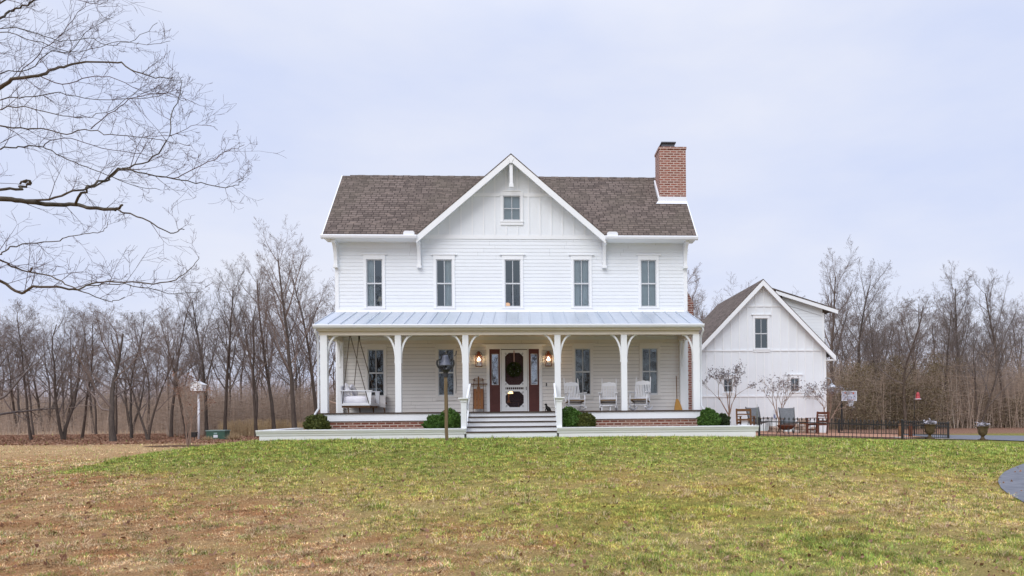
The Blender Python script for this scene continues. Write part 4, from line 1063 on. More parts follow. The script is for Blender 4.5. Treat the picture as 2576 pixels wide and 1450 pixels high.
for w in GW: window(gar, *w, Yg, rail=w[3] > 3, capx=.16, cw=.08, curtain=dict(spans=[(0, 1)], flat=True) if w[3] > 3 and False else None)
mb = MB(); ge = 3.57; yb = Yg + 8.4
for s in (-1, 1):
    xe = GC + s * ge
    mb.prism([(GC, gA), (xe, gE), (xe, gE - .05), (GC, gA - .05)] if s > 0 else [(GC, gA - .05), (xe, gE - .05), (xe, gE), (GC, gA)], GR - .01, yb)
mb.build('roof', SHING, gar)
for s in (-1, 1):
    xe = GC + s * ge; mb = MB(); poly = [(GC, gA - .052), (GC, gA - .32), (xe, gE - .32), (xe, gE - .052)]
    mb.prism(poly[::-1] if s > 0 else poly, GR - .012, GR + .03); mb.build('rake_board', TRIMW, gar)
mb = MB()
for s in (-1, 1):
    xe = GC + s * ge; mb.quad((xe, GR + .03, gE - .20), (GC, GR + .03, gA - .20), (GC, Yg, gA - .20), (xe, Yg, gE - .20))
    mb.box(min(xe, GC + s * 3.2), max(xe, GC + s * 3.2), GR + .03, yb, gE - .28, gE - .22)
mb.build('soffit', TRIMW, gar)
# shed dormer on the right slope: its cheek faces the yard
dY = 36.95; da, db = (12.40, 6.80), (15.46, 5.84)
mb = MB()
def dtop(z, zt):
    zz = (z + zt) / 2; xin = GC + (gA - zz) / gsl - .05; xm = 14.86
    ztop = da[1] - .3 + (xm - da[0]) * (db[1] - da[1]) / (db[0] - da[0])
    lim = xm if zz < ztop else min(xm, da[0] + (zz - (da[1] - .3)) / ((db[1] - da[1]) / (db[0] - da[0])))
    return min(xin, lim), lim
clapboards(mb, 0, 0, 3.75, 6.6, dY, e=.15, top=dtop); mb.quad((14.86, dY, 3.7), (14.86, dY + 5, 3.7), (14.86, dY + 5, 5.7), (14.86, dY, 5.7))
dm = mb.build('dormer', SIDING, gar)
mb = MB(); mb.box(14.77, 14.87, dY - .03, dY + .06, 3.72, 5.74); mb.build('corner_board', TRIMW, dm)
mb = MB(); mb.prism([(da[0] - .5, da[1] + .16), da, db, (db[0], db[1] + .045), (da[0], da[1] + .05), (da[0] - .5, da[1] + .21)], dY - .36, dY + 5.2); mb.build('dormer_roof', SHING, dm)
mb = MB(); mb.prism([(da[0] - .08, da[1] - .005), (da[0] - .08, da[1] - .17), (db[0] - .01, db[1] - .19), (db[0] - .01, db[1] - .004)], dY - .35, dY - .31); mb.build('dormer_fascia', TRIMW, dm)
sd_ = (db[1] - da[1]) / (db[0] - da[0]); ra_ = da[1] - .06 + .35 * sd_; rb_ = da[1] - .06 + (14.77 - da[0]) * sd_
mb = MB(); mb.prism([(12.75, ra_), (12.75, ra_ - .42), (14.77, rb_ - .42), (14.77, rb_)], dY - .045, dY - .002); mb.build('dormer_frieze', SIDING, dm)
mb = MB(); mb.quad((da[0], dY - .31, da[1] - .1), (db[0], dY - .31, db[1] - .1), (db[0], dY, db[1] - .1), (da[0], dY, da[1] - .1)); mb.build('dormer_soffit', TRIMW, dm)

t = thing('gooseneck_lamp', 'white gooseneck barn lamp on the right corner of the garage', 'wall lamp', (14.76, 36.5, 2.0), world=True)
mb = MB(); mb.tube([(14.70, 36.5, 2.0), (14.74, 36.5, 2.35), (14.83, 36.5, 2.47), (14.95, 36.5, 2.45), (15.03, 36.5, 2.35), (15.05, 36.5, 2.2)], .016, 6); mb.build('arm', ZINC, t, True)
mb = MB(); mb.lathe([(.04, 2.2), (.06, 2.16), (.20, 2.05), (.235, 2.0), (.225, 1.995), (.05, 2.1)], 15.05, 36.5, 16); mb.build('lamp_shade', ZINC, t, True)

# ------------------------------------------------------------------ white garden walls each side of the steps
def garden_wall(x0, x1, label, ret):
    t = thing('garden_wall', label, 'garden wall', ((x0 + x1) / 2, 23.5, 0), world=True)
    mb = MB(); mb.box(x0 + .06, x1 - .06, 23.50, 23.72, -.7, .30)
    xr = x0 + .06 if ret < 0 else x1 - .28
    mb.box(xr, xr + .22, 23.72, YW if ret < 0 else 25.0, -.7, .30); mb.build('wall', WALLW, t)
    mb = MB(); prof = [(23.50, .25), (23.475, .255), (23.465, .30), (23.44, .335), (23.43, .37), (23.41, .385), (23.405, .425), (23.78, .425), (23.78, .37), (23.74, .335), (23.72, .25)]
    mb.prism_x(prof[::-1], x0 - (.0 if ret > 0 else .02), x1 + (.0 if ret < 0 else .02)); ye = YW if ret < 0 else 25.0
    mb.box(xr - .07, xr + .29, 23.78, ye, .385, .423); mb.box(xr - .04, xr + .26, 23.78, ye, .30, .385)
    mb.build('coping', TRIMW, t)
    mb = MB()
    for z in (.215, .05): mb.box(x0 + .058, x1 - .058, 23.494, 23.50, z, z + .006)
    return t
garden_wall(-8.20, -1.87, 'long low white planter wall with moulded cap left of the porch steps', -1)
garden_wall(.94, 7.28, 'long low white planter wall with moulded cap right of the porch steps', 1)
bed = MB(); bed.box(-7.86, -1.95, 23.73, YP + .05, -.3, .30); bed.box(1.05, 6.98, 23.73, YP + .05, -.3, .30); bed.box(-7.86, -6.68, YP + .05, 27.0, -.3, .30); bed.box(5.8, 6.98, YP + .05, 25.0, -.3, .30)
b = bed.build('soil', MULCH); tag(b, kind='structure')

# ------------------------------------------------------------------ boxwood shrubs
def shrub(px, py, Y, w, h, d, label, mat, seed, group=None, z0=.28, n=5200):
    rg = np.random.default_rng(seed); c = at(px, py, Y); cx, cy, cz = c.x, Y, z0
    u = rg.normal(size=(n, 3)); u /= np.linalg.norm(u, axis=1)[:, None]
    k = np.abs(u[:, 2]) ** .9 * np.sign(u[:, 2]); lob = 1 + .24 * (fbm(u[:, 0] * 2.6 + 5, u[:, 2] * 2.6 + seed, seed, 3) - .5) * 2 + .22 * (vnoise(u[:, 0] * 6, u[:, 2] * 6 + 3, seed + 3) - .5)
    rad = lob * (.86 + .17 * rg.random(n))
    p = np.stack([cx + u[:, 0] * w / 2 * rad, cy + u[:, 1] * d / 2 * rad, cz + h * .47 + k * h * .53 * rad], -1)
    p = p[p[:, 2] > cz - .02]; n = len(p)
    a = rg.normal(size=(n, 3)); a /= np.linalg.norm(a, axis=1)[:, None]; b_ = np.cross(a, rg.normal(size=(n, 3))); b_ /= np.linalg.norm(b_, axis=1)[:, None]
    s = .026 * (.6 + .9 * rg.random(n))[:, None]
    co = np.stack([p - a * s, p + b_ * s * .6, p + a * s, p - b_ * s * .6], 1).reshape(-1, 3)
    core = MB(); core.blob((cx, cy, cz + h * .44), w * .40, d * .40, h * .44, 14, 9)
    off = np.array([cx, cy, cz])
    m0 = np.array(core.v); allc = np.concatenate([co, m0]) - off
    me = np_mesh('boxwood_shrub', allc, np.concatenate([np.arange(len(co)).reshape(-1, 4), np.array(core.f) + len(co)]), mat)
    o = bpy.data.objects.new('boxwood_shrub', me); C.objects.link(o); o.location = off; tag(o, label, 'shrub', group); return o
GB = 'boxwood shrubs along the porch'
shrub(797, 1070, 24.15, .76, .60, .7, 'round olive-green boxwood at the left end of the porch', BOXY, 1, GB)
shrub(1094, 1070, 24.1, .72, .56, .6, 'lower boxwood behind the bell post, left one of the pair', BOX, 2, GB)
shrub(1134, 1070, 24.15, .70, .74, .62, 'taller boxwood behind the bell post, against the left newel post', BOX, 3, GB)
shrub(1440, 1070, 24.15, .74, .78, .62, 'taller boxwood against the right newel post', BOX, 4, GB)
shrub(1472, 1070, 24.05, .66, .58, .55, 'lower yellow-green boxwood in front of the first rocking chair', BOXY, 5, GB)
shrub(1783, 1068, 24.2, .74, .66, .65, 'round green boxwood at the right end of the porch', BOX, 6, GB)
shrub(1818, 1066, 24.5, .46, .52, .5, 'small dark evergreen beside the right end boxwood', CEDAR, 7, None, n=2600)

# ------------------------------------------------------------------ things on the porch
def rocker():
    t = thing('rocking_chair', 'white slatted rocking chair', 'rocking chair')
    def pc(name, fn, mat=CHAIRW, smooth=False):
        mb = MB(); fn(mb); return mb.build(name, mat, t, smooth)
    tilt = .27
    def bk(z): return .22 + (z - .36) * tilt                    # y of the back at height z
    for s in (-1, 1):
        pc('back_post', lambda m: m.tube([(s * .255, bk(.06), .07), (s * .255, bk(.4), .4), (s * .25, bk(.8), .8), (s * .25, bk(1.08), 1.08), (s * .25, bk(1.14), 1.14)], [.02, .022, .02, .018, .010], 8), smooth=True)
        pc('leg', lambda m: m.tube([(s * .285, -.24, .06), (s * .285, -.245, .36), (s * .285, -.25, .60)], [.019, .023, .018], 8), smooth=True)
        def arm(m):
            m.prism_z([(s * .285 - .045, -.34), (s * .285 - .055, -.28), (s * .285 - .05, -.15), (s * .275 - .03, bk(.6) - .02), (s * .275 + .03, bk(.6) - .02), (s * .285 + .05, -.15), (s * .285 + .055, -.28), (s * .285 + .045, -.34)], .60, .625)
        pc('armrest', arm)
        def rockr(m):
            pts = [(s * .27, -.42 + .98 * i / 12, .030 + .13 * ((i - 6) / 6) ** 2 * .75) for i in range(13)]
            for a, b in zip(pts, pts[1:]): m.bar(a, b, .028, .05)
        pc('rocker', rockr)
    pc('seat', lambda m: [m.bar((-.27 + .0, -.25 + .055 * i, .395 - .012 * i), (.27, -.25 + .055 * i, .395 - .012 * i), .046, .016) for i in range(9)])
    pc('seat_frame', lambda m: (m.bar((-.28, -.245, .36), (.28, -.245, .36), .03, .05), m.bar((-.26, .2, .29), (.26, .2, .29), .03, .05), m.bar((-.275, -.245, .35), (-.26, .2, .28), .025, .045), m.bar((.275, -.245, .35), (.26, .2, .28), .025, .045)), WOVEN)
    pc('stretcher', lambda m: (m.tube([(-.28, -.24, .19), (.28, -.24, .19)], .012, 6), m.tube([(-.25, bk(.22), .22), (.25, bk(.22), .22)], .012, 6), m.tube([(-.285, -.24, .15), (-.255, bk(.15), .15)], .011, 6), m.tube([(.285, -.24, .15), (.255, bk(.15), .15)], .011, 6), m.tube([(-.285, -.24, .25), (-.255, bk(.25), .25)], .011, 6), m.tube([(.285, -.24, .25), (.255, bk(.25), .25)], .011, 6)))
    def crest(m):
        n = 12; pts = []
        for i in range(n + 1):
            u = -1 + 2 * i / n; pts.append((u * .24, .955 + .055 * (1 - u * u) + .012 * math.cos(u * 9)))
        for (a, za), (b, zb) in zip(pts, pts[1:]):
            m.add([(a, bk(.88) - .011, .87), (b, bk(.88) - .011, .87), (b, bk(zb) - .011, zb), (a, bk(za) - .011, za), (a, bk(.88) + .011, .87), (b, bk(.88) + .011, .87), (b, bk(zb) + .011, zb), (a, bk(za) + .011, za)], [(0, 1, 2, 3), (7, 6, 5, 4), (3, 2, 6, 7), (0, 4, 5, 1)])
    pc('crest_rail', crest)
    pc('backrest', lambda m: ([m.bar((-.20 + .4 * j / 7, bk(.45), .45), (-.20 + .4 * j / 7, bk(.89), .89), .030, .010, up=(0, 1, 0)) for j in range(8)], m.bar((-.25, bk(.44), .44), (.25, bk(.44), .44), .022, .05)))
    return t
rk = rocker(); GK = 'white rocking chairs on the porch'
p = at(1446, 1036, 25.9); rk.location = (p.x, 25.9, ZF); rk.rotation_euler = (0, 0, R(14)); rk['label'] = 'white rocking chair nearest the door, half behind the boxwoods and newel post'; rk['group'] = GK; rk.scale = (1.0, 1.0, 1.0)
p = at(1531, 1036, 26.1); rk2 = dup(rk, (p.x, 26.1, ZF), R(-10), 'middle white rocking chair with a low footstool in front')
p = at(1611, 1036, 25.8); rk3 = dup(rk, (p.x, 25.8, ZF), R(-24), 'white rocking chair in front of the last window, turned toward the steps'); rk3.scale = (1.03, 1.03, 1.03)
p = at(1524, 1036, 25.35)
t = thing('footstool', 'low white wooden footstool in front of the middle rocking chair', 'footstool', (p.x, 25.35, ZF))
mb = MB(); mb.box(-.21, .21, -.12, .12, .165, .19); mb.build('seat', CHAIRW, t)
for x in (-.14, .14):
    mb = MB(); mb.frustum(x, 0, 0, .165, .014, .10, .014, .085); mb.build('leg', CHAIRW, t)

p = at(1704, 1036, 26.75); t = thing('broom', 'straw broom with long wooden handle leaning at the right end of the porch', 'broom', (p.x, 26.8, ZF))
mb = MB(); mb.tube([(.0, .02, .40), (.02, .20, 1.24)], .015, 7); mb.build('handle', WOODB, t, True)
mb = MB(); mb.add([(-.10, -.05, 0), (.19, -.05, 0), (.19, .02, 0), (-.10, .02, 0), (-.075, -.03, .2), (.13, -.03, .2), (.13, .04, .2), (-.075, .04, .2), (-.03, .0, .40), (.045, .0, .40), (.045, .05, .40), (-.03, .05, .40)],
   [(0, 1, 5, 4), (1, 2, 6, 5), (2, 3, 7, 6), (3, 0, 4, 7), (4, 5, 9, 8), (5, 6, 10, 9), (6, 7, 11, 10), (7, 4, 8, 11), (8, 9, 10, 11)]); mb.build('bristles', STRAWB, t)

# porch swing: white bed swing hung on ropes, its end towards the yard
sx0, sx1, sy0, sy1 = -6.10, -5.14, 25.20, 26.60; zs = 1.21
sw = thing('porch_swing', 'white bed swing hanging on brown ropes at the left end of the porch', 'porch swing', ((sx0 + sx1) / 2, 25.9, zs), world=True)
mb = MB(); mb.box(sx0, sx1, sy0, sy1, zs - .04, zs + .06)
mb.box(sx0 + .02, sx1 - .02, sy0 - .02, sy0, zs - .035, zs + .055); mb.build('seat', CHAIRW, sw)
mb = MB(); mb.box(sx0 + .03, sx1 - .03, sy0 + .03, sy1 - .03, zs - .10, zs - .042); mb.build('slat_base', WOODB, sw)
mb = MB()
for i in range(7): mb.box(sx0 - .01, sx0 + .02, sy0 + .06 + i * .19, sy0 + .17 + i * .19, zs + .06, zs + .56)
mb.box(sx0 - .02, sx0 + .03, sy0, sy1, zs + .56, zs + .62); mb.build('backrest', CHAIRW, sw)
for y in (sy0 - .01, sy1 - .05):
    mb = MB(); mb.box(sx0 - .05, sx1 + .07, y - .03, y + .09, zs + .44, zs + .47); ar = mb.build('armrest', CHAIRW, sw)
    mb = MB(); mb.frustum(sx1 - .03, y + .03, zs + .0, zs + .44, .05, .035, .075, .035); mb.build('arm_post', CHAIRW, ar)
mb = MB(); mb.blob(((sx0 + sx1) / 2, (sy0 + sy1) / 2, zs + .17), (sx1 - sx0) / 2 - .06, (sy1 - sy0) / 2 - .04, .13, 28, 10, .35); mb.build('mattress', LINEN, sw, True)
for ya in (sy0 + .03, sy1 - .03):
    for xe in (sx0 + .06, sx1 - .04):
        mb = MB(); mb.tube([(-5.78 + (xe + 5.6) * .02, ya, 3.56), (-5.78 + (xe + 5.6) * .05, ya, 3.42), (xe, ya - (.05 if ya < 26 else -.05), zs + .03)], .014, 6); mb.build('rope', ROPE, sw, True)
    mb = MB(); mb.tube([(-5.78, ya, 3.60), (-5.78, ya, 3.48)], .030, 8); mb.build('ceiling_hook', IRON, sw)
def pillow(x, y, z, sx_, sz_, ry, label, mat):
    mb = MB(); n = 12; vs = []; fs = []
    for side in (1, -1):
        for i in range(n + 1):
            for j in range(n + 1):
                u = -1 + 2 * i / n; v = -1 + 2 * j / n; th = .085 * max(0, (1 - u ** 4) * (1 - v ** 4)) ** .6
                k = 1 - .09 * (1 - abs(u) ** 2) * abs(v) ** 3 - .09 * (1 - abs(v) ** 2) * abs(u) ** 3
                vs.append((side * th, u * sx_ / 2 * k, v * sz_ / 2 * k))
    m = (n + 1) ** 2
    for s in range(2):
        for i in range(n):
            for j in range(n):
                a = s * m + i * (n + 1) + j; q = (a, a + n + 1, a + n + 2, a + 1); fs.append(q if s == 0 else q[::-1])
    mb.add(vs, fs); o = mb.build('pillow', mat, None, True); o.location = (x, y, z); o.rotation_euler = (R(8), ry, R(14)); tag(o, label, 'pillow', 'pillows on the porch swing'); return o
pillow(-5.93, 25.42, zs + .50, .46, .44, R(-16), 'white ruffled pillow, nearest on the swing', LINEN)
pillow(-5.80, 25.85, zs + .47, .44, .38, R(-24), 'greyish pillow behind the front pillow on the swing', varied('greyish_linen', (.42, .41, .43), (.52, .51, .53), 5, .9))
pillow(-5.92, 26.25, zs + .50, .46, .42, R(-16), 'white pillow at the far end of the swing', LINEN)

# low bench with a white cover behind the swing
bx0, bx1, by0, by1 = -6.27, -4.93, 26.62, 27.02
t = thing('bench', 'low wooden-legged bench with pale slipcover behind the porch swing', 'bench', ((bx0 + bx1) / 2, 26.8, ZF), world=True)
mb = MB(); mb.box(bx0, bx1, by0, by1, ZF + .30, ZF + .36); mb.build('seat', WOODB, t)
mb = MB(); n = 24; vs = []
for i in range(n + 1):
    u = i / n; x = bx0 - .03 + (bx1 - bx0 + .06) * u; hem = ZF + .16 + .10 * (1 - (2 * u - 1) ** 2) + .008 * math.sin(u * 40)
    vs += [(x, by0 - .035 - .01 * math.sin(u * 37), hem), (x, by0 - .03, ZF + .585), (x, by1, ZF + .60)]
mb.add(vs, [(3 * i + a, 3 * i + 3 + a, 3 * i + 4 + a, 3 * i + 1 + a) for i in range(n) for a in (0, 1)]); mb.build('slipcover', varied('pale_slipcover', (.55, .53, .53), (.66, .64, .64), 5, .9, bump=.3, bscale=9), t, True)
for x in (bx0 + .06, bx0 + .45, bx1 - .42, bx1 - .04):
    mb = MB(); mb.tube([(x, by0 + .04, ZF + .31), (x + .015, by0 + .03, ZF + .16), (x + .035, by0 + .02, ZF)], [.035, .026, .018], 8); mb.build('leg', WOODB, t, True)
# plank leg stretcher
mb = MB(); mb.bar((bx0 + .06, by0 + .05, ZF + .27), (bx1 - .05, by0 + .05, ZF + .27), .03, .06); mb.build('apron', WOODB, t)

# old sled leaning by the door
t = thing('sled', 'old wooden sled with rusty metal runners standing upright left of the door', 'sled', (-1.70, 26.9, ZF), world=True)
def sy(z): return 26.86 + (z - ZF) * .14
X = -1.70
for j, x in enumerate((-.115, .0, .115)):
    mb = MB(); z0, z1 = ZF + .10, ZF + .82 + (.08 if j == 1 else 0); mb.bar((X + x, sy(z0), z0), (X + x, sy(z1), z1), .105, .016, up=(0, 1, 0)); mb.build('deck_board', WOODO, t)
for s in (-1, 1):
    mb = MB(); mb.tube([(X + s * .185, sy(ZF) - .02, ZF + .0), (X + s * .18, sy(1.3) - .03, ZF + .4), (X + s * .175, sy(1.8) - .03, ZF + .85), (X + s * .16, sy(1.95) - .01, ZF + 1.08), (X + s * .13, sy(2) + .01, ZF + 1.19)], .012, 6); mb.build('runner', RUST, t, True)
mb = MB(); mb.bar((X - .31, sy(1.9), ZF + .985), (X + .31, sy(1.9), ZF + .985), .03, .045, up=(0, 1, 0)); mb.build('steering_bar', RUST, t)
mb = MB(); mb.bar((X, sy(1.7), ZF + .80), (X, sy(2), ZF + 1.26), .05, .02, up=(0, 1, 0)); mb.tube([(X - .20, sy(1.95), ZF + 1.13), (X - .08, sy(1.95), ZF + 1.10), (X + .08, sy(1.95), ZF + 1.10), (X + .2, sy(1.95), ZF + 1.13)], .012, 6); mb.tube([(X - .2, sy(1.95), ZF + 1.13), (X - .13, sy(1.95), ZF + 1.19), (X + .13, sy(1.95), ZF + 1.19), (X + .2, sy(1.95), ZF + 1.13)], .010, 6); mb.build('front_brace', WOODB, t)
for z in (.22, .45, .70):
    mb = MB(); mb.bar((X - .18, sy(ZF + z) + .018, ZF + z), (X + .18, sy(ZF + z) + .018, ZF + z), .03, .03, up=(0, 1, 0)); mb.build('crosspiece', RUST, t)

# wreath on a ribbon
rg = np.random.default_rng(3); n = 4200; a = rg.random(n) * 2 * math.pi; bb = rg.random(n) * 2 * math.pi; q = .085 * (.5 + .6 * rg.random(n)); Rm = .16
wx, wz, wy = -.43, 2.44, YW - .085
P = np.stack([(Rm + q * np.cos(bb) * 1.2) * np.cos(a), q * np.sin(bb) * .8, (Rm + q * np.cos(bb) * 1.2) * np.sin(a)], -1)
aa = rg.normal(size=(n, 3)); aa /= np.linalg.norm(aa, axis=1)[:, None]; b2 = np.cross(aa, rg.normal(size=(n, 3))); b2 /= np.linalg.norm(b2, axis=1)[:, None]; s = .022 * (.6 + .8 * rg.random(n))[:, None]
co = np.stack([P - aa * s, P + b2 * s * .5, P + aa * s, P - b2 * s * .5], 1).reshape(-1, 3)
t = thing('wreath', 'round evergreen wreath hanging by a ribbon on the screen door', 'wreath', (wx, wy, wz))
o = bpy.data.objects.new('greenery', np_mesh('greenery', co, np.arange(len(co)).reshape(-1, 4), WREATH)); C.objects.link(o); o.parent = t
mb = MB(); mb.box(-.018, .018, -.012, -.006, .20, .66); mb.box(-.02, .02, -.012, .03, .655, .67); mb.build('ribbon', varied('rose_ribbon', (.42, .26, .24), (.52, .36, .33), 9, .7), t)
mb = MB(); rr_ = random.Random(4)
for k in range(9):
    an = k * .7; mb.blob((Rm * math.cos(an) + rr_.uniform(-.03, .03), -.055, Rm * math.sin(an) + rr_.uniform(-.03, .03)), .012, .012, .012, 8, 6)
mb.build('berry', PAPER, t, True)

# lit wall lanterns
def lantern(x, z, label):
    t = thing('wall_lantern', label, 'wall lantern', (x, YW, z))
    mb = MB(); mb.box(-.07, .07, -.05, -.02, -.16, .18); mb.build('back_plate', RUST, t)
    mb = MB()
    for sx in (-1, 1):
        for y in (-.06, -.17): mb.box(sx * .105 - .009, sx * .105 + .009, y - .009, y + .009, -.25, .10)
    mb.box(-.115, .115, -.18, -.05, -.27, -.245); mb.box(-.115, .115, -.18, -.05, .095, .115)
    mb.tube([(.115 * math.cos(th), -.115, .115 + .16 * math.sin(th)) for th in np.linspace(0, math.pi, 9)], .009, 5)
    mb.build('frame', RUST, t)
    mb = MB(); mb.frustum(0, -.115, .115, .22, .10, .06, .045, .035); mb.blob((0, -.115, .225), .05, .04, .045, 10, 6); mb.build('hood', RUST, t)
    mb = MB(); mb.quad((-.10, -.172, -.24), (.10, -.172, -.24), (.10, -.172, .095), (-.10, -.172, .095)); mb.build('pane', GLASS, t)
    for k, (bx, bz) in enumerate(((-.035, -.035), (.04, -.03), (.0, .045))):
        mb = MB(); mb.tube([(bx, -.115, -.245), (bx, -.115, bz - .03)], .010, 6); c = mb.build('candle', PAPER, t)
        mb = MB(); mb.blob((bx, -.115, bz), .020, .020, .034, 8, 6); mb.build('bulb', BULB, c, True)
    l = bpy.data.lights.new('lantern_glow', 'POINT'); l.energy = 5; l.color = (1, .62, .32); l.shadow_soft_size = .06
    lo = bpy.data.objects.new('lantern_glow', l); C.objects.link(lo); lo.parent = t; lo.location = (0, -.24, .0)
pl = at(1205, 906, YW); pr_ = at(1379.5, 905, YW)
lantern(pl.x, pl.z + .02, 'lit rusty brown wall lantern above the sled'); lantern(pr_.x, pr_.z + .02, 'lit rusty brown wall lantern right of the door')

# black cat sitting by the door
t = thing('cat', 'small black cat sitting on the porch floor right of the door', 'cat', (.70, 26.55, ZF))
mb = MB()
mb.tube([(.10, 0, .0), (.09, 0, .05), (.05, 0, .10), (.0, .0, .155), (-.005, 0, .19), (-.01, 0, .215)], [.055, .075, .070, .05, .036, .03], 12)
mb.blob((-.02, -.01, .235), .044, .038, .036, 12, 8)
for s in (-1, 1): mb.add([(-.022, s * .012 - .01, .255), (.0, s * .034 - .01, .25), (-.018, s * .03 - .01, .305), (-.03, s * .03 - .01, .25)], [(0, 1, 2), (1, 3, 2), (3, 0, 2)])
for s in (-1, 1): mb.tube([(.0, s * .025, .14), (-.035, s * .028, .05), (-.05, s * .028, .006)], [.026, .018, .016], 8)
mb.tube([(.14, .0, .02), (.16, -.06, .015), (.08, -.10, .012), (-.02, -.10, .012)], [.02, .018, .015, .010], 6)
mb.blob((-.056, -.01, .228), .016, .016, .013, 8, 6)
mb.build('body', BLACK, t, True)
# lamp in the landing window, pendant inside the door
t = thing('table_lamp', 'glowing orange lampshade low in the middle upstairs window', 'lamp', (-.66, YW + .35, 4.28), world=True)
mb = MB(); mb.lathe([(.07, 4.70), (.09, 4.80), (.085, 4.84), (.05, 4.87)], -.655, YW + .33, 12); mb.build('lamp_shade', LAMPG, t, True)
mb = MB(); mb.lathe([(.06, 4.04), (.02, 4.15), (.02, 4.70)], -.655, YW + .33, 8); mb.build('base', WOODB, t)
t = thing('table_lamp', 'small cream table lamp behind the leftmost upstairs window', 'lamp', (-5.2, YW + .4, 4.3), world=True)
mb = MB(); mb.lathe([(.13, 4.92), (.07, 5.10)], -5.19, YW + .35, 12); mb.build('lamp_shade', varied('cream_shade', (.60, .52, .38), (.68, .60, .46), 4), t, True)
mb = MB(); mb.lathe([(.06, 4.04), (.05, 4.6), (.03, 4.75), (.015, 4.92)], -5.19, YW + .35, 8); mb.build('base', PAPER, t)
p = at(1279.5, 984, 28.6)
t = thing('table_lamp', 'glowing dome lamp inside the hall, seen through the lower screen door panel', 'lamp', (p.x, 28.6, 1.3), world=True)
mb = MB(); mb.lathe([(.17, p.z - .10), (.155, p.z - .05), (.10, p.z + .03), (.04, p.z + .06)], p.x, 28.6, 16); mb.build('lamp_shade', PENDANT, t, True)
mb = MB(); mb.lathe([(.08, 1.28), (.05, 1.32), (.02, 1.4), (.02, p.z)], p.x, 28.6, 10); mb.build('base', WOODB, t)
t = thing('console_table', 'dark hall table under the glowing lamp inside the front door', 'table', (p.x, 28.6, ZF), world=True)
mb = MB(); mb.box(p.x - .4, p.x + .4, 28.4, 28.8, 1.25, 1.28); mb.build('tabletop', WOODB, t)
for sx in (-.37, .37):
    for y in (28.43, 28.77): mb = MB(); mb.box(p.x + sx - .02, p.x + sx + .02, y - .02, y + .02, ZF, 1.25); mb.build('leg', WOODB, t)

# ------------------------------------------------------------------ dinner bell on its post
b0 = at(1124, 1104, 21.6); bx, by, bz = b0.x, 21.6, gz(b0.x, 21.6)
t = thing('dinner_bell', 'dark cast iron dinner bell in a yoke on a rough wooden post on the lawn', 'bell', (bx, by, bz), world=True)
zt = at(1121, 942, by).z; tx = at(1121, 942, by).x
rg_ = random.Random(2); mb = MB(); n = 9
mb.tube([(bx + (tx - bx) * i / n + rg_.uniform(-.006, .006), by, bz - .2 + (zt - bz + .2) * i / n) for i in range(n + 1)], [.049 + rg_.uniform(-.004, .004) for i in range(n + 1)], 8); mb.build('post', WOODG, t, True)
mb = MB(); mb.box(bx - .085, bx - .05, by - .03, by + .03, bz + .80, bz + .88); mb.build('cleat', WOODG, t)
cz = zt + .02
mb = MB(); mb.lathe([(.075, cz - .10), (.062, cz + .0), (.07, cz + .04), (.11, cz + .10)], tx, by, 12)
arc = [(tx + .238 * math.sin(a_), by, cz + .30 - .205 * math.cos(a_)) for a_ in np.linspace(-1.95, 1.95, 21)]
for p, q in zip(arc, arc[1:]): mb.bar(p, q, .05, .07, up=(0, 1, 0))
mb.build('yoke', IRON, t)
mb = MB(); z0 = cz + .215
mb.lathe([(.155, z0 + .004), (.188, z0), (.186, z0 + .022), (.165, z0 + .06), (.138, z0 + .11), (.115, z0 + .17), (.100, z0 + .23), (.090, z0 + .268), (.070, z0 + .296), (.03, z0 + .31), (.012, z0 + .312)], tx, by, 28)
mb.build('bell_body', BELLM, t, True)
mb = MB(); mb.tube([(tx - .225, by, z0 + .155), (tx - .10, by, z0 + .225)], .018, 6); mb.tube([(tx + .225, by, z0 + .155), (tx + .10, by, z0 + .225)], .018, 6); mb.tube([(tx - .105, by, z0 + .22), (tx - .10, by, z0 + .30), (tx - .06, by, z0 + .335), (tx + .06, by, z0 + .335), (tx + .10, by, z0 + .30), (tx + .105, by, z0 + .22)], .016, 6); mb.build('headstock', IRON, t, True)
mb = MB(); mb.tube([(tx, by, z0 + .2), (tx + .01, by, z0 + .02)], .014, 6); mb.blob((tx + .012, by - .02, z0 - .02), .035, .035, .035, 10, 8); mb.build('clapper', IRON, t, True)
mb = MB(); mb.tube([(tx + .25, by, z0 + .28), (tx + .30, by - .01, z0 + .32), (tx + .31, by - .01, z0 + .43)], .016, 6); mb.tube([(tx + .30, by, z0 + .30), (tx + .29, by, z0 - .2), (tx + .30, by, z0 - .55), (tx + .285, by, z0 - .78)], .008, 5); mb.build('pull_rope', IRON, t)

# ------------------------------------------------------------------ left yard
p = on_ground(498, 1108); p = Vector((p.x, 33.0, 0)) if True else p
p = at(500, 1100, 47.0); bx, by = p.x, 47.0; bz = gz(bx, by); top = at(499, 985, by).z
t = thing('bird_house', 'white martin bird house on a tall pale pole at the left edge of the lawn', 'bird house', (bx, by, bz), world=True)
mb = MB(); mb.tube([(bx, by, bz - .2), (bx + .01, by, top)], .065, 10); mb.build('pole', varied('white_pole', (.66, .66, .70), (.76, .76, .80), 5, .6), t, True)
mb = MB(); w = .32
mb.box(bx - w, bx + w, by - w, by + w, top + .02, top + .40); mb.prism([(bx - w, top + .40), (bx + w, top + .40), (bx, top + .56)], by - w, by + w); hb = mb.build('box', varied('weathered_white', (.74, .74, .76), (.84, .84, .86), 6, .8), t)
mb = MB(); mb.box(bx - w - .05, bx + w + .05, by - w - .05, by + w + .05, top - .02, top + .02); mb.build('floor', WOODB, t)
mb = MB()
for s in (-1, 1): mb.prism([(bx, top + .60), (bx + s * (w + .06), top + .41), (bx + s * (w + .06), top + .39), (bx, top + .575)][::-s], by - w - .05, by + w + .05)
mb.build('roof', WHITE, t)
mb = MB()
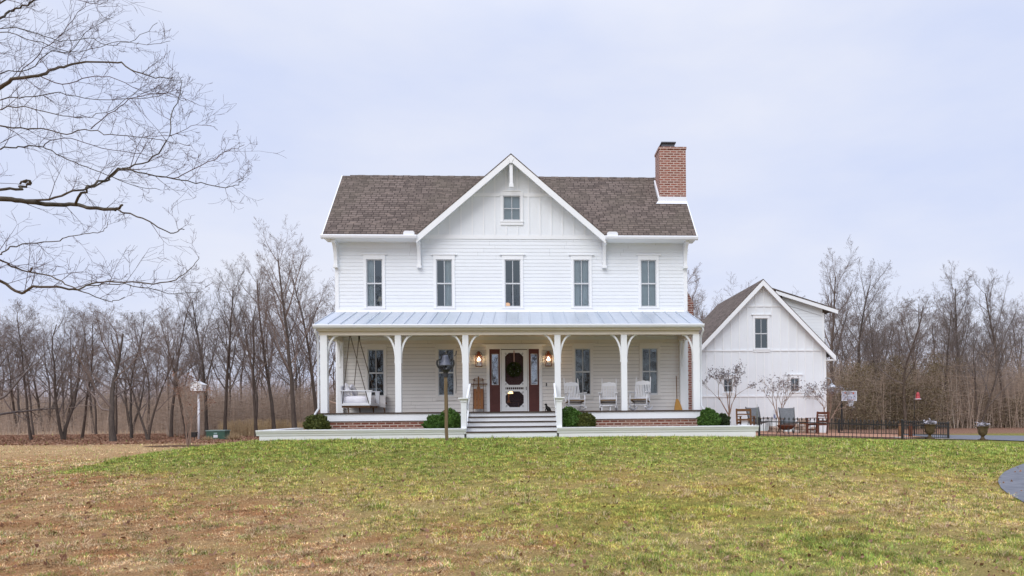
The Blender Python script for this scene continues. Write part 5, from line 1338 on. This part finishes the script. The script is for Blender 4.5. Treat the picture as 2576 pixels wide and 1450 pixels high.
for dx in (-.12, .12):
    for dz in (.10, .24): mb.box(bx + dx - .018, bx + dx + .018, by - w - .006, by - w + .004, top + dz - .018, top + dz + .018)
mb.build('entrance_hole', WOODG, hb)

p = at(542, 1095, 46.5); bx, by = p.x, 46.5; zt = at(542, 1083, by).z; zb_ = gz(bx, by); zb_ = max(zb_, zt - .62)
t = thing('utility_box', 'low dark green utility box with a white notice label beside the lawn', 'utility box', (bx, by, gz(bx, by)), world=True)
mb = MB(); mb.box(bx - .54, bx + .54, by, by + .8, gz(bx, by) - .2, zt - .05); ub = mb.build('body', GREENB, t)
mb = MB(); mb.box(bx - .57, bx + .57, by - .03, by + .83, zt - .05, zt + .01); mb.build('lid', varied('faded_green_lid', (.16, .24, .22), (.24, .32, .30), 3, .5), t)
mb = MB(); mb.box(bx - .12, bx + .13, by - .006, by, zt - .44, zt - .28); mb.build('notice', PAPER, t)
mb = MB(); mb.box(bx - .10, bx + .10, by - .006, by, zt - .24, zt - .14); mb.build('warning_label', varied('faded_warning', (.18, .28, .27), (.26, .36, .34), 30), t)

p = at(489, 1111, 44.5); bx, by = p.x, 44.5; bz = gz(bx, by)
t = thing('spotlight', 'small black yard spotlight on a stake at the foot of the bird house pole', 'spotlight', (bx, by, bz), world=True)
mb = MB(); zt = at(489, 1099, by).z; mb.tube([(bx, by, bz - .1), (bx, by, zt)], .02, 6); mb.build('stake', IRON, t)
mb = MB(); mb.frustum(bx - .03, by, zt - .02, zt + .26, .12, .10, .19, .12); mb.build('head', IRON, t)

def myrtle(px, Y, top, label, seed, mat, spread=.42, stems=5, seeds=True, base_py=None, x=None, fork=.0, nleaf=9, size=.030):
    rg = random.Random(seed); p = at(px, 1080, Y); x = p.x if x is None else x; z = gz(x, Y); H = at(px, top, Y).z - z
    t = thing('crape_myrtle', label, 'small tree', (x, Y, z)); tr = MB(); tw = MB(); pts = []
    def grow(p, d, L, r, lv):
        k = 4; P = [p.copy()]; rr = [r]
        for i in range(k):
            d = (d + Vector((rg.gauss(0, .08), rg.gauss(0, .08), rg.gauss(0, .05) + .04))).normalized(); p = p + d * (L / k); P.append(p.copy()); rr.append(max(.005, r * (1 - .5 * (i + 1) / k)))
        (tr if lv == 0 else tw).tube(P, rr, 6 if lv == 0 else 4, cap=False)
        if lv == 3: pts.append(p.copy()); return
        for j in range((3, 3, 3)[lv]):
            a = R(rg.uniform(14, 38)); v = Vector((rg.gauss(0, 1), rg.gauss(0, 1), rg.gauss(0, .5))); v = (v - d * v.dot(d)).normalized()
            i = rg.choice((3, 4, 4)); grow(P[i], (d * math.cos(a) + v * math.sin(a)).normalized(), L * rg.uniform(.5, .8), max(.005, rr[i] * .75), lv + 1)
    b = Vector((0, 0, -.1))
    if fork: tr.tube([b, Vector((.02, 0, fork))], [.05, .045], 8, cap=False); b = Vector((.02, 0, fork))
    for i in range(stems):
        az = 6.283 * i / stems + rg.uniform(-.4, .4); a = spread * rg.uniform(.45, 1.05)
        grow(b + Vector((.04 * math.cos(az), .04 * math.sin(az), 0)), Vector((math.sin(a) * math.cos(az), math.sin(a) * math.sin(az), math.cos(a))), (H - fork) * .44, .030, 0)
    tr.build('trunk', MYRT, t, True); tw.build('crown', MYRT, t, True)
    if seeds:
        g = np.random.default_rng(seed); P = np.array([tuple(q) for q in pts]); P = np.repeat(P, nleaf, 0); P = P + g.normal(0, .075, P.shape); n = len(P)
        a = g.normal(size=(n, 3)); a /= np.linalg.norm(a, axis=1)[:, None]; b_ = np.cross(a, g.normal(size=(n, 3))); b_ /= np.linalg.norm(b_, axis=1)[:, None]; s = size * (.5 + g.random(n))[:, None]
        co = np.stack([P - a * s, P + b_ * s * .8, P + a * s, P - b_ * s * .8], 1).reshape(-1, 3)
        o = bpy.data.objects.new('seed_heads', np_mesh('seed_heads', co, np.arange(len(co)).reshape(-1, 4), mat)); C.objects.link(o); o.parent = t
    return t
myrtle(474, 38, 950, 'multi-stemmed tan crape myrtle with russet twigs beside the bird house', 5, RUSSET, .20, 5, nleaf=4, size=.032)
myrtle(1833, 33.5, 925, 'widest leafless crape myrtle with grey seed heads, before the left small garage window', 15, SEED, .62, 4, fork=.75, nleaf=10)
myrtle(1959, 33.0, 948, 'narrow bare crape myrtle in the middle of the garage wall', 16, SEED, .42, 5, fork=.6, nleaf=4)
myrtle(2082, 34.8, 962, 'crape myrtle with grey seed heads overlapping the right garage corner', 17, SEED, .62, 4, fork=.5, nleaf=9)

def tuft(px, py, Y, label, r, h, seed):
    p = at(px, py, Y); g = np.random.default_rng(seed); n = 260; z = gz(p.x, Y)
    a = g.random(n) * 6.283; l = g.random(n) * 1.1; b = np.stack([g.normal(0, r * .25, n), g.normal(0, r * .25, n), np.zeros(n)], -1)
    tip = b + np.stack([np.cos(a) * np.sin(l) * r, np.sin(a) * np.sin(l) * r, h * np.cos(l) * (.6 + .6 * g.random(n))], -1); s = np.stack([-np.sin(a), np.cos(a), 0 * a], -1) * .012
    co = np.stack([b - s, b + s, tip], 1).reshape(-1, 3); o = bpy.data.objects.new('grass_tuft', np_mesh('grass_tuft', co, np.arange(3 * n).reshape(-1, 3), DRYG)); C.objects.link(o); o.location = (p.x, Y, z)
    tag(o, label, 'grass tuft')
tuft(590, 1100, 46, 'dry ornamental grass tuft right of the green utility box', .60, .45, 1)
tuft(523, 1108, 45.0, 'low dry grass tuft between the spotlight and the utility box', .5, .3, 2)
p = at(500, 1112, 37.8); MC = 37.8
def ring(cx, cy, rx, ry, n=26): return [(cx + rx * math.cos(6.283 * i / n), cy + ry * math.sin(6.283 * i / n)) for i in range(n + 1)]
mb = MB(); rr_ = random.Random(8); vs = [(p.x - .8, MC, gz(p.x - .8, MC) + .06)]
for i in range(26):
    a = 6.283 * i / 26; x = p.x - .8 + 1.7 * math.cos(a) * rr_.uniform(.9, 1.1); y = MC + 1.3 * math.sin(a) * rr_.uniform(.9, 1.1); vs.append((x, y, gz(x, y) + .015))
mb.add(vs, [(0, 1 + i, 1 + (i + 1) % 26) for i in range(26)]); o = mb.build('soil', MULCH, None, True); tag(o, kind='structure')

def evergreen(px, Y, top, w, label, seed):
    p = at(px, 1080, Y); z = gz(p.x, Y); H = at(px, top, Y).z - z; g = np.random.default_rng(seed); n = 900
    t = thing('evergreen_tree', label, 'evergreen', (p.x, Y, z)); h = g.random(n) ** 1.3; r = w * (1 - h) ** .35 * (.35 + .65 * np.sqrt(g.random(n))) * (.8 + .4 * vnoise(h * 9, h * 0 + seed, seed)); a = g.random(n) * 6.283
    P = np.stack([r * np.cos(a), r * np.sin(a), h * H], -1); aa = g.normal(size=(n, 3)); aa /= np.linalg.norm(aa, axis=1)[:, None]; bb = np.cross(aa, g.normal(size=(n, 3))); bb /= np.linalg.norm(bb, axis=1)[:, None]; s = .07 * (.5 + g.random(n))[:, None]
    co = np.stack([P - aa * s, P + bb * s * .4, P + aa * s, P - bb * s * .4], 1).reshape(-1, 3)
    o = bpy.data.objects.new('crown', np_mesh('crown', co, np.arange(len(co)).reshape(-1, 4), CEDAR)); C.objects.link(o); o.parent = t
    mb = MB(); mb.tube([(0, 0, -.1), (0, 0, H * .8)], [.06, .02], 6); mb.build('trunk', BARK, t)


# ------------------------------------------------------------------ iron fence
def fence_run(t, a, b, n, h0=.68):
    ax, ay = a; bx_, by_ = b
    pk = MB()
    for i in range(n + 1):
        u = i / n; x = ax + (bx_ - ax) * u; y = ay + (by_ - ay) * u; z = gz(x, y)
        hh = .56
        pk.bar((x, y, z - .02), (x, y, z + hh), .014, .014, up=(0, 1, 0))
        pk.frustum(x, y, z + hh, z + hh + .035, .010, .010, .026, .012); pk.frustum(x, y, z + hh + .035, z + hh + .10, .026, .012, .003, .003)
    for z_ in (.05, .49):
        rails = MB()
        for i in range(8):
            u, v = i / 8, (i + 1) / 8; p = (ax + (bx_ - ax) * u, ay + (by_ - ay) * u); q = (ax + (bx_ - ax) * v, ay + (by_ - ay) * v)
            rails.bar((*p, gz(*p) + z_), (*q, gz(*q) + z_), .018, .032)
        rails.build('rail', IRON, t)
    pk.build('picket_panel', IRON, t)
def fence_post(t, x, y, h):
    z = gz(x, y); mb = MB(); mb.box(x - .03, x + .03, y - .03, y + .03, z - .2, z + h); mb.blob((x, y, z + h + .03), .04, .04, .04, 10, 8); mb.build('post', IRON, t)
fx0 = at(1910, 1100, 24.8).x; pa = at(2270, 1106, 25.0); pb = at(2384, 1103, 27.6)
t = thing('iron_fence', 'black wrought iron spear-topped fence along the front of the patio', 'fence', (fx0, 24.8, gz(fx0, 24.8)), world=True)
fence_run(t, (fx0, 24.8), (pa.x, 25.0), 34); fence_run(t, (pa.x + .08, 25.03), (pb.x, 27.6), 22); fence_post(t, pa.x, 25.0, .62); fence_post(t, pb.x + .05, 27.65, .60); fence_post(t, fx0, 24.8, .58)
pc_ = at(2110, 1090, 37.5); pd = at(2386, 1090, 37.5)
t = thing('iron_fence', 'black iron fence along the far side of the patio behind the front fence', 'fence', (pc_.x, 37.5, gz(pc_.x, 37.5)), world=True)
fence_run(t, (pc_.x, 37.5), (pd.x, 37.5), 44); fence_run(t, (pd.x, 37.5), (pb.x + .1, 27.8), 50); fence_post(t, pc_.x, 37.5, .62); fence_post(t, pd.x, 37.5, .62)

# ------------------------------------------------------------------ patio things
def sling_chair(px, Y, rz, label, group):
    p = at(px, 1080, Y); t = thing('patio_chair', label, 'patio chair', (p.x, Y, gz(p.x, Y) + .02), group, rz)
    mb = MB(); mb.add([(-.26, -.30, .40), (.26, -.30, .40), (.26, .22, .33), (-.26, .22, .33), (-.28, -.30, .415), (.28, -.30, .415), (.26, .22, .345), (-.26, .22, .345)], [(0, 3, 2, 1), (4, 5, 6, 7), (0, 1, 5, 4), (2, 3, 7, 6), (1, 2, 6, 5), (3, 0, 4, 7)]); mb.build('seat', SLING, t)
    mb = MB(); mb.add([(-.26, .20, .33), (.26, .20, .33), (.30, .44, 1.02), (.0, .46, 1.0), (-.30, .44, 1.02), (-.26, .222, .33), (.26, .222, .33), (.30, .46, 1.02), (0, .48, 1.0), (-.30, .46, 1.02)], [(0, 1, 2, 3, 4), (9, 8, 7, 6, 5), (0, 4, 9, 5), (1, 6, 7, 2), (4, 3, 8, 9), (3, 2, 7, 8)]); mb.build('backrest', SLING, t)
    for s in (-1, 1):
        mb = MB(); mb.bar((s * .27, .19, .30), (s * .31, .465, 1.04), .03, .03); mb.build('back_frame', IRON, t)
        mb = MB(); mb.bar((s * .32, -.34, .58), (s * .30, .30, .56), .07, .025); mb.build('armrest', WOODB, t)
        mb = MB(); mb.tube([(s * .31, -.30, 0), (s * .31, -.29, .58)], .016, 6); mb.build('leg', IRON, t)
        mb = MB(); mb.tube([(s * .29, .42, 0), (s * .29, .24, .56)], .016, 6); mb.build('leg', IRON, t)
    return t
GP = 'grey sling chairs on the patio'
sling_chair(1908, 30.6, R(16), 'tilted grey sling chair beside the brown wooden chair near the planter wall', GP)
sling_chair(1986, 29.8, R(-5), 'upright grey sling chair seen from straight on in the middle of the patio', GP)
def wood_chair(px, Y, rz, label, mat, h=.96):
    p = at(px, 1080, Y); t = thing('wooden_armchair', label, 'armchair', (p.x, Y, gz(p.x, Y) + .02), 'wooden armchairs on the patio', rz)
    mb = MB()
    for i in range(5): mb.box(-.27, .27, -.27 + i * .105, -.18 + i * .105, .40, .425)
    mb.build('seat', mat, t)
    for s in (-1, 1):
        mb = MB(); mb.bar((s * .28, .25, 0), (s * .28, .36, h), .06, .05, up=(0, 1, 0)); mb.build('back_post', mat, t)
        mb = MB(); mb.box(s * .28 - .03, s * .28 + .03, -.30, -.24, 0, .62); mb.build('leg', mat, t)
        mb = MB(); mb.box(s * .28 - .045, s * .28 + .045, -.34, .30, .62, .65); mb.build('armrest', mat, t)
        mb = MB(); mb.box(s * .28 - .02, s * .28 + .02, -.24, .27, .34, .40); mb.build('side_rail', mat, t)
    mb = MB(); mb.bar((-.28, .352, h - .06), (.28, .352, h - .06), .04, .10, up=(0, 0, 1)); mb.bar((-.28, .30, .50), (.28, .30, .50), .035, .08)
    mb.bar((-.28, .325, .72), (.28, .325, .72), .03, .05)
    mb.build('back_rail', mat, t)
    mb = MB(); mb.box(-.25, .25, -.285, -.255, .16, .20); mb.build('stretcher', mat, t)
wood_chair(1876, 30.2, R(150), 'weathered brown wooden armchair behind the right end of the planter wall', WOODB, .95)
wood_chair(2056, 30.4, R(-62), 'reddish brown wooden armchair by the right garage corner, facing left', varied('red_brown_wood', (.10, .035, .022), (.17, .065, .04), 4, .6), .90)
def fire_table():
    p = at(1978, 1085, 28.6); t = thing('fire_pit', 'low dark round fire pit bowl in front of the grey sling chair', 'fire pit', (p.x, 28.6, gz(p.x, 28.6) + .02))
    mb = MB(); mb.lathe([(.12, .14), (.26, .20), (.34, .30), (.36, .33), (.33, .33), (.2, .26)], 0, 0, 20); mb.build('bowl', RUST, t, True)
    for k in range(3):
        a = k * 2.094 + .4; mb = MB(); mb.tube([(.34 * math.cos(a), .34 * math.sin(a), 0), (.27 * math.cos(a), .27 * math.sin(a), .24)], .018, 6); mb.build('leg', IRON, t)
fire_table()
p = at(1933, 1080, 31.2); t = thing('side_table', 'small round white wire patio table between the two grey sling chairs', 'table', (p.x, 31.2, gz(p.x, 31.2) + .02))
mb = MB(); mb.lathe([(.20, .60), (.205, .625), (.19, .63)], 0, 0, 20); mb.build('tabletop', varied('white_wire_top', (.6, .6, .62), (.7, .7, .72), 9), t)
for k in range(4):
    a = k * 1.571 + .7; mb = MB(); mb.tube([(.16 * math.cos(a), .16 * math.sin(a), 0), (.12 * math.cos(a), .12 * math.sin(a), .3), (.17 * math.cos(a), .17 * math.sin(a), .60)], .010, 5); mb.build('leg', IRON, t)
# rustic feeder house on a stone pile
p = at(2022, 1080, 31.8); z = gz(p.x, 31.8); zt = at(2022, 1069, 31.8).z
t = thing('bird_house', 'rustic brown bird house with shallow roof on the stone heap by the garage', 'bird house', (p.x, 31.8, zt), world=True)
mb = MB(); mb.box(p.x - .16, p.x + .14, 31.7, 31.95, zt, zt + .14); mb.build('box', WOODO, t)
mb = MB(); mb.prism([(p.x - .26, zt + .13), (p.x + .24, zt + .13), (p.x + .10, zt + .28), (p.x - .08, zt + .28)], 31.62, 32.03); mb.build('roof', STONE, t)
rr_ = random.Random(5)
for i in range(11):
    u = i % 4; v = i // 4; sxx = p.x - .34 + u * .23 + .08 * (v % 2) + rr_.uniform(-.03, .03); szz = z + .07 + v * .13
    mb = MB(); mb.blob((0, 0, 0), .13, .12, .075, 9, 6, .7, .10, rr_); o = mb.build('stone', STONE if i % 3 else PEBB, None, False); o.location = (sxx, 31.75 + rr_.uniform(-.05, .05), szz); o.rotation_euler = (0, 0, rr_.uniform(0, 3))
    tag(o, 'brown field stone in the heap under the rustic bird house', 'stone', 'stones heaped by the garage')
for i in range(8):
    q = at(1938 + i * 4.2 + rr_.uniform(-2, 2), 1080, 31.9); mb = MB(); mb.blob((0, 0, 0), .12, .10, .08, 9, 6, .7, .12, rr_); o = mb.build('stone', STONE, None, False); o.location = (q.x, 31.9, gz(q.x, 31.9) + .07 + (.12 if i % 2 else 0))
    tag(o, 'pinkish field stone in the low row behind the fire pit', 'stone', 'stones in a row behind the fire pit')
p = at(1948, 1043, 36.28); t = MB(); t.box(-.045, .045, -.02, .015, -.22, .22); o = t.build('wall_plaque', PAPER); o.location = p; tag(o, 'narrow white plaque on the garage wall left of the middle crape myrtle', 'plaque')
mb = MB(); mb.box(-.04, .04, -.026, -.02, -.19, .0); c = mb.build('blue_panel', varied('blue_print', (.12, .15, .28), (.25, .28, .42), 30), o)
p = at(1905, 1080, 29.5); z = gz(p.x, 29.5); zt = at(1906, 1017, 29.5).z; t = thing('garden_spike', 'tall pointed grey-green garden spike before the tilted sling chair', 'garden ornament', (p.x, 29.5, z), world=True)
mb = MB(); mb.tube([(p.x, 29.5, z - .1), (p.x, 29.5, zt - .5), (p.x, 29.5, zt)], [.014, .030, .004], 8); mb.build('spike', varied('grey_green_metal', (.10, .12, .10), (.18, .20, .16), 9), t, True)
mb = MB(); mb.bar((p.x, 29.5, zt - .62), (p.x + .28, 29.5, zt - .64), .015, .02); mb.build('arm', IRON, t)

# urns with pale winter plants
def urn():
    t = thing('garden_urn', '', 'urn')
    mb = MB(); mb.box(-.12, .12, -.12, .12, 0, .05); mb.lathe([(.105, .05), (.07, .09), (.05, .14), (.075, .18), (.13, .22), (.165, .32), (.175, .44), (.21, .50), (.225, .51), (.225, .53), (.19, .53)], 0, 0, 18); mb.build('bowl', URNM, t, True)
    for s in (-1, 1): mb = MB(); mb.tube([(s * .16, 0, .26), (s * .23, 0, .30), (s * .24, 0, .40), (s * .18, 0, .44)], .014, 6); mb.build('handle', URNM, t, True)
    g = np.random.default_rng(6); n = 170; P = np.stack([g.normal(0, .09, n), g.normal(0, .09, n), .55 + np.abs(g.normal(0, .055, n))], -1); a = g.normal(size=(n, 3)); a /= np.linalg.norm(a, axis=1)[:, None]; b_ = np.cross(a, g.normal(size=(n, 3))); b_ /= np.linalg.norm(b_, axis=1)[:, None]; s = .045 * (.5 + g.random(n))[:, None]
    co = np.stack([P - a * s, P + b_ * s * .7, P + a * s, P - b_ * s * .7], 1).reshape(-1, 3); o = bpy.data.objects.new('foliage', np_mesh('foliage', co, np.arange(len(co)).reshape(-1, 4), FROST)); C.objects.link(o); o.parent = t
    return t
u1 = urn(); q = at(2339, 1105, 26.2); u1.location = (q.x, 26.2, gz(q.x, 26.2)); u1['label'] = 'rusty footed urn with pale plant in front of the iron fence end'; u1['group'] = 'rusty urns by the drive'
q = at(2472, 1105, 27.3); u2 = dup(u1, (q.x, 27.3, gz(q.x, 27.3)), .4, 'rusty footed urn with pale plant standing alone beside the grey drive')

# basketball hoop beyond the patio
q = at(2118, 1100, 52); z = gz(q.x, 52); bx = at(2127, 1000, 52).x; zt, zl = at(2127, 984, 51.4).z, at(2127, 1009, 51.4).z
t = thing('basketball_hoop', 'basketball hoop with white-edged backboard on a dark pole right of the garage', 'basketball hoop', (q.x, 52, z), world=True)
mb = MB(); mb.box(q.x - .045, q.x + .045, 51.95, 52.05, z - .2, zt - .25); mb.bar((q.x, 52, zt - .3), (bx, 51.45, zt - .3), .07, .07); mb.build('pole', IRON, t)
hw2 = .545; mb = MB(); mb.box(bx - hw2, bx + hw2, 51.40, 51.43, zl, zt); bd = mb.build('backboard', BOARDG, t)
mb = MB(); b_ = .05
mb.box(bx - hw2, bx - hw2 + b_, 51.385, 51.398, zl, zt); mb.box(bx + hw2 - b_, bx + hw2, 51.385, 51.398, zl, zt); mb.box(bx - hw2 + b_, bx + hw2 - b_, 51.385, 51.398, zt - b_, zt); mb.box(bx - hw2 + b_, bx + hw2 - b_, 51.385, 51.398, zl, zl + b_)
zi0, zi1 = zl + .05, zl + .40
mb.box(bx - .24, bx - .20, 51.385, 51.398, zi0, zi1); mb.box(bx + .20, bx + .24, 51.385, 51.398, zi0, zi1); mb.box(bx - .2, bx + .2, 51.385, 51.398, zi1 - .04, zi1); mb.build('border', PAPER, bd)
mb = MB()
for s in (-1, 1): mb.box(bx + s * .30 - .05, bx + s * .30 + .05, 51.388, 51.398, zt - .22, zt - .10)
mb.build('red_mark', ORANGE, bd)
mb = MB(); mb.tube([(bx + .225 * math.cos(a_), 51.12 + .225 * math.sin(a_), zl + .06) for a_ in np.linspace(0, 6.283, 17)], .016, 5); mb.build('rim', ORANGE, t)
mb = MB()
for k in range(14):
    a_ = 6.283 * k / 14
    for sg in (.35, -.35): mb.tube([(bx + .22 * math.cos(a_), 51.12 + .22 * math.sin(a_), zl + .05), (bx + .15 * math.cos(a_ + sg), 51.12 + .15 * math.sin(a_ + sg), zl - .17), (bx + .10 * math.cos(a_), 51.12 + .10 * math.sin(a_), zl - .38)], .016, 3)
mb.build('net', PAPER, t)

# red hanging feeder on a crook
q = at(2300, 1090, 33); z = gz(q.x, 33); zt = at(2300, 984, 33).z; fx = at(2309, 997, 33).x; f1, f0 = at(2309, 988, 33).z, at(2309, 1007, 33).z
t = thing('bird_feeder', 'red plastic bird feeder hanging from a thin dark crook before the thicket', 'bird feeder', (q.x, 33, z), world=True)
mb = MB(); mb.tube([(q.x, 33, z - .1), (q.x + .01, 33, zt - .05), (q.x + .05, 33, zt + .06), (q.x + .12, 33, zt + .04), (fx, 33, zt - .03)], .014, 6); mb.build('hook', IRON, t, True)
mb = MB(); mb.lathe([(.02, f1 + .02), (.06, f1 - .02), (.085, f1 - .12), (.09, f0 + .08), (.13, f0 + .07), (.13, f0 + .04), (.06, f0)], fx, 33, 14); mb.build('reservoir', REDGL, t, True)
mb = MB(); mb.lathe([(.131, f0 + .035), (.134, f0 + .05), (.131, f0 + .065)], fx, 33, 14); mb.build('perch_ring', PAPER, t)
for px, lab in ((2264, 'brown wooden post behind the fence corner post'), (2290, 'reddish wooden post just right of the fence corner post')):
    q = at(px, 1090, 30.5); z = gz(q.x, 30.5); mb = MB(); mb.box(-.055, .055, -.055, .055, -.1, .50); mb.frustum(0, 0, .50, .53, .055, .055, .03, .03); o = mb.build('wooden_post', RUST if px > 2270 else WOODB); o.location = (q.x, 30.5, z); tag(o, lab, 'post')
# a fallen limb in the grass at the wood edge
p0, p1 = at(800, 1000, 46), at(985, 1078, 43.5)
mb = MB(); rr_ = random.Random(3); P = [p0.lerp(p1, i / 10) + Vector((0, 0, -.25 * math.sin(i / 10 * 3.14) * -.6 + rr_.uniform(-.06, .06))) for i in range(11)]
mb.tube(P, [.025 + .05 * i / 10 for i in range(11)], 6)
for i in (2, 4, 5, 7): mb.tube([P[i], P[i] + Vector((-.7, .2, .35 if i % 2 else -.4)), P[i] + Vector((-1.5, .3, .5 if i % 2 else -.8))], [.022, .015, .008], 4)
o = mb.build('fallen_limb', MYRT, None, True); tag(o, 'pale fallen limb slanting to the ground between the utility box and the garden wall', 'fallen limb')

# ------------------------------------------------------------------ daylight: soft overcast sky and a weak, wide sun
w = bpy.data.worlds.new('World'); scene.world = w; w.use_nodes = True
nt = w.node_tree; nt.nodes.clear(); N = nt.nodes.new; K = nt.links.new
SEL, SRO = R(41), R(205)
sky = N('ShaderNodeTexSky'); sky.sky_type = 'NISHITA'; sky.sun_disc = False; sky.sun_elevation = SEL; sky.sun_rotation = SRO; sky.air_density = 1.2; sky.dust_density = 3
tc = N('ShaderNodeTexCoord'); mp = N('ShaderNodeMapping'); mp.inputs['Scale'].default_value = (1, 1, 2.6); K(tc.outputs['Generated'], mp.inputs[0])
n1 = N('ShaderNodeTexNoise'); n1.inputs['Scale'].default_value = 2.1; n1.inputs['Detail'].default_value = 6; n1.inputs['Roughness'].default_value = .52; K(mp.outputs[0], n1.inputs['Vector'])
cr = N('ShaderNodeValToRGB'); e = cr.color_ramp.elements; e[0].position = .34; e[0].color = (.675, .75, .985, 1); e[1].position = .66; e[1].color = (.85, .88, .995, 1); K(n1.outputs['Fac'], cr.inputs[0])
sm = N('ShaderNodeMix'); sm.data_type = 'RGBA'; sm.blend_type = 'MULTIPLY'; sm.inputs[0].default_value = 1; K(sky.outputs[0], sm.inputs[6]); sm.inputs[7].default_value = (.09, .09, .09, 1)
mx = N('ShaderNodeMix'); mx.data_type = 'RGBA'; mx.inputs[0].default_value = .95; K(sm.outputs[2], mx.inputs[6]); K(cr.outputs[0], mx.inputs[7])
# an overcast sky grows brighter towards the zenith
sx_ = N('ShaderNodeSeparateXYZ'); K(tc.outputs['Generated'], sx_.inputs[0])
zr_ = N('ShaderNodeMapRange'); zr_.interpolation_type = 'SMOOTHSTEP'; zr_.inputs['From Min'].default_value = .42; zr_.inputs['From Max'].default_value = .95; zr_.inputs['To Min'].default_value = 1.0; zr_.inputs['To Max'].default_value = 2.0; K(sx_.outputs[2], zr_.inputs[0])
bg = N('ShaderNodeBackground'); K(zr_.outputs[0], bg.inputs['Strength']); K(mx.outputs[2], bg.inputs[0])
wo = N('ShaderNodeOutputWorld'); K(bg.outputs[0], wo.inputs[0])
sun = bpy.data.lights.new('sun', 'SUN'); sun.energy = 1.65; sun.angle = R(40); sun.color = (1, .98, .95)
so = bpy.data.objects.new('sun', sun); C.objects.link(so)
az = R(205); d = Vector((math.sin(az) * math.cos(SEL), math.cos(az) * math.cos(SEL), math.sin(SEL)))   # towards the sun: behind the camera, a little left
so.rotation_euler = d.to_track_quat('Z', 'Y').to_euler()

scene.view_settings.view_transform = 'Standard'; scene.view_settings.look = 'None'; scene.view_settings.exposure = 0; scene.view_settings.gamma = 1
scene.cycles.max_bounces = 8; scene.cycles.transparent_max_bounces = 12; scene.cycles.use_denoising = True
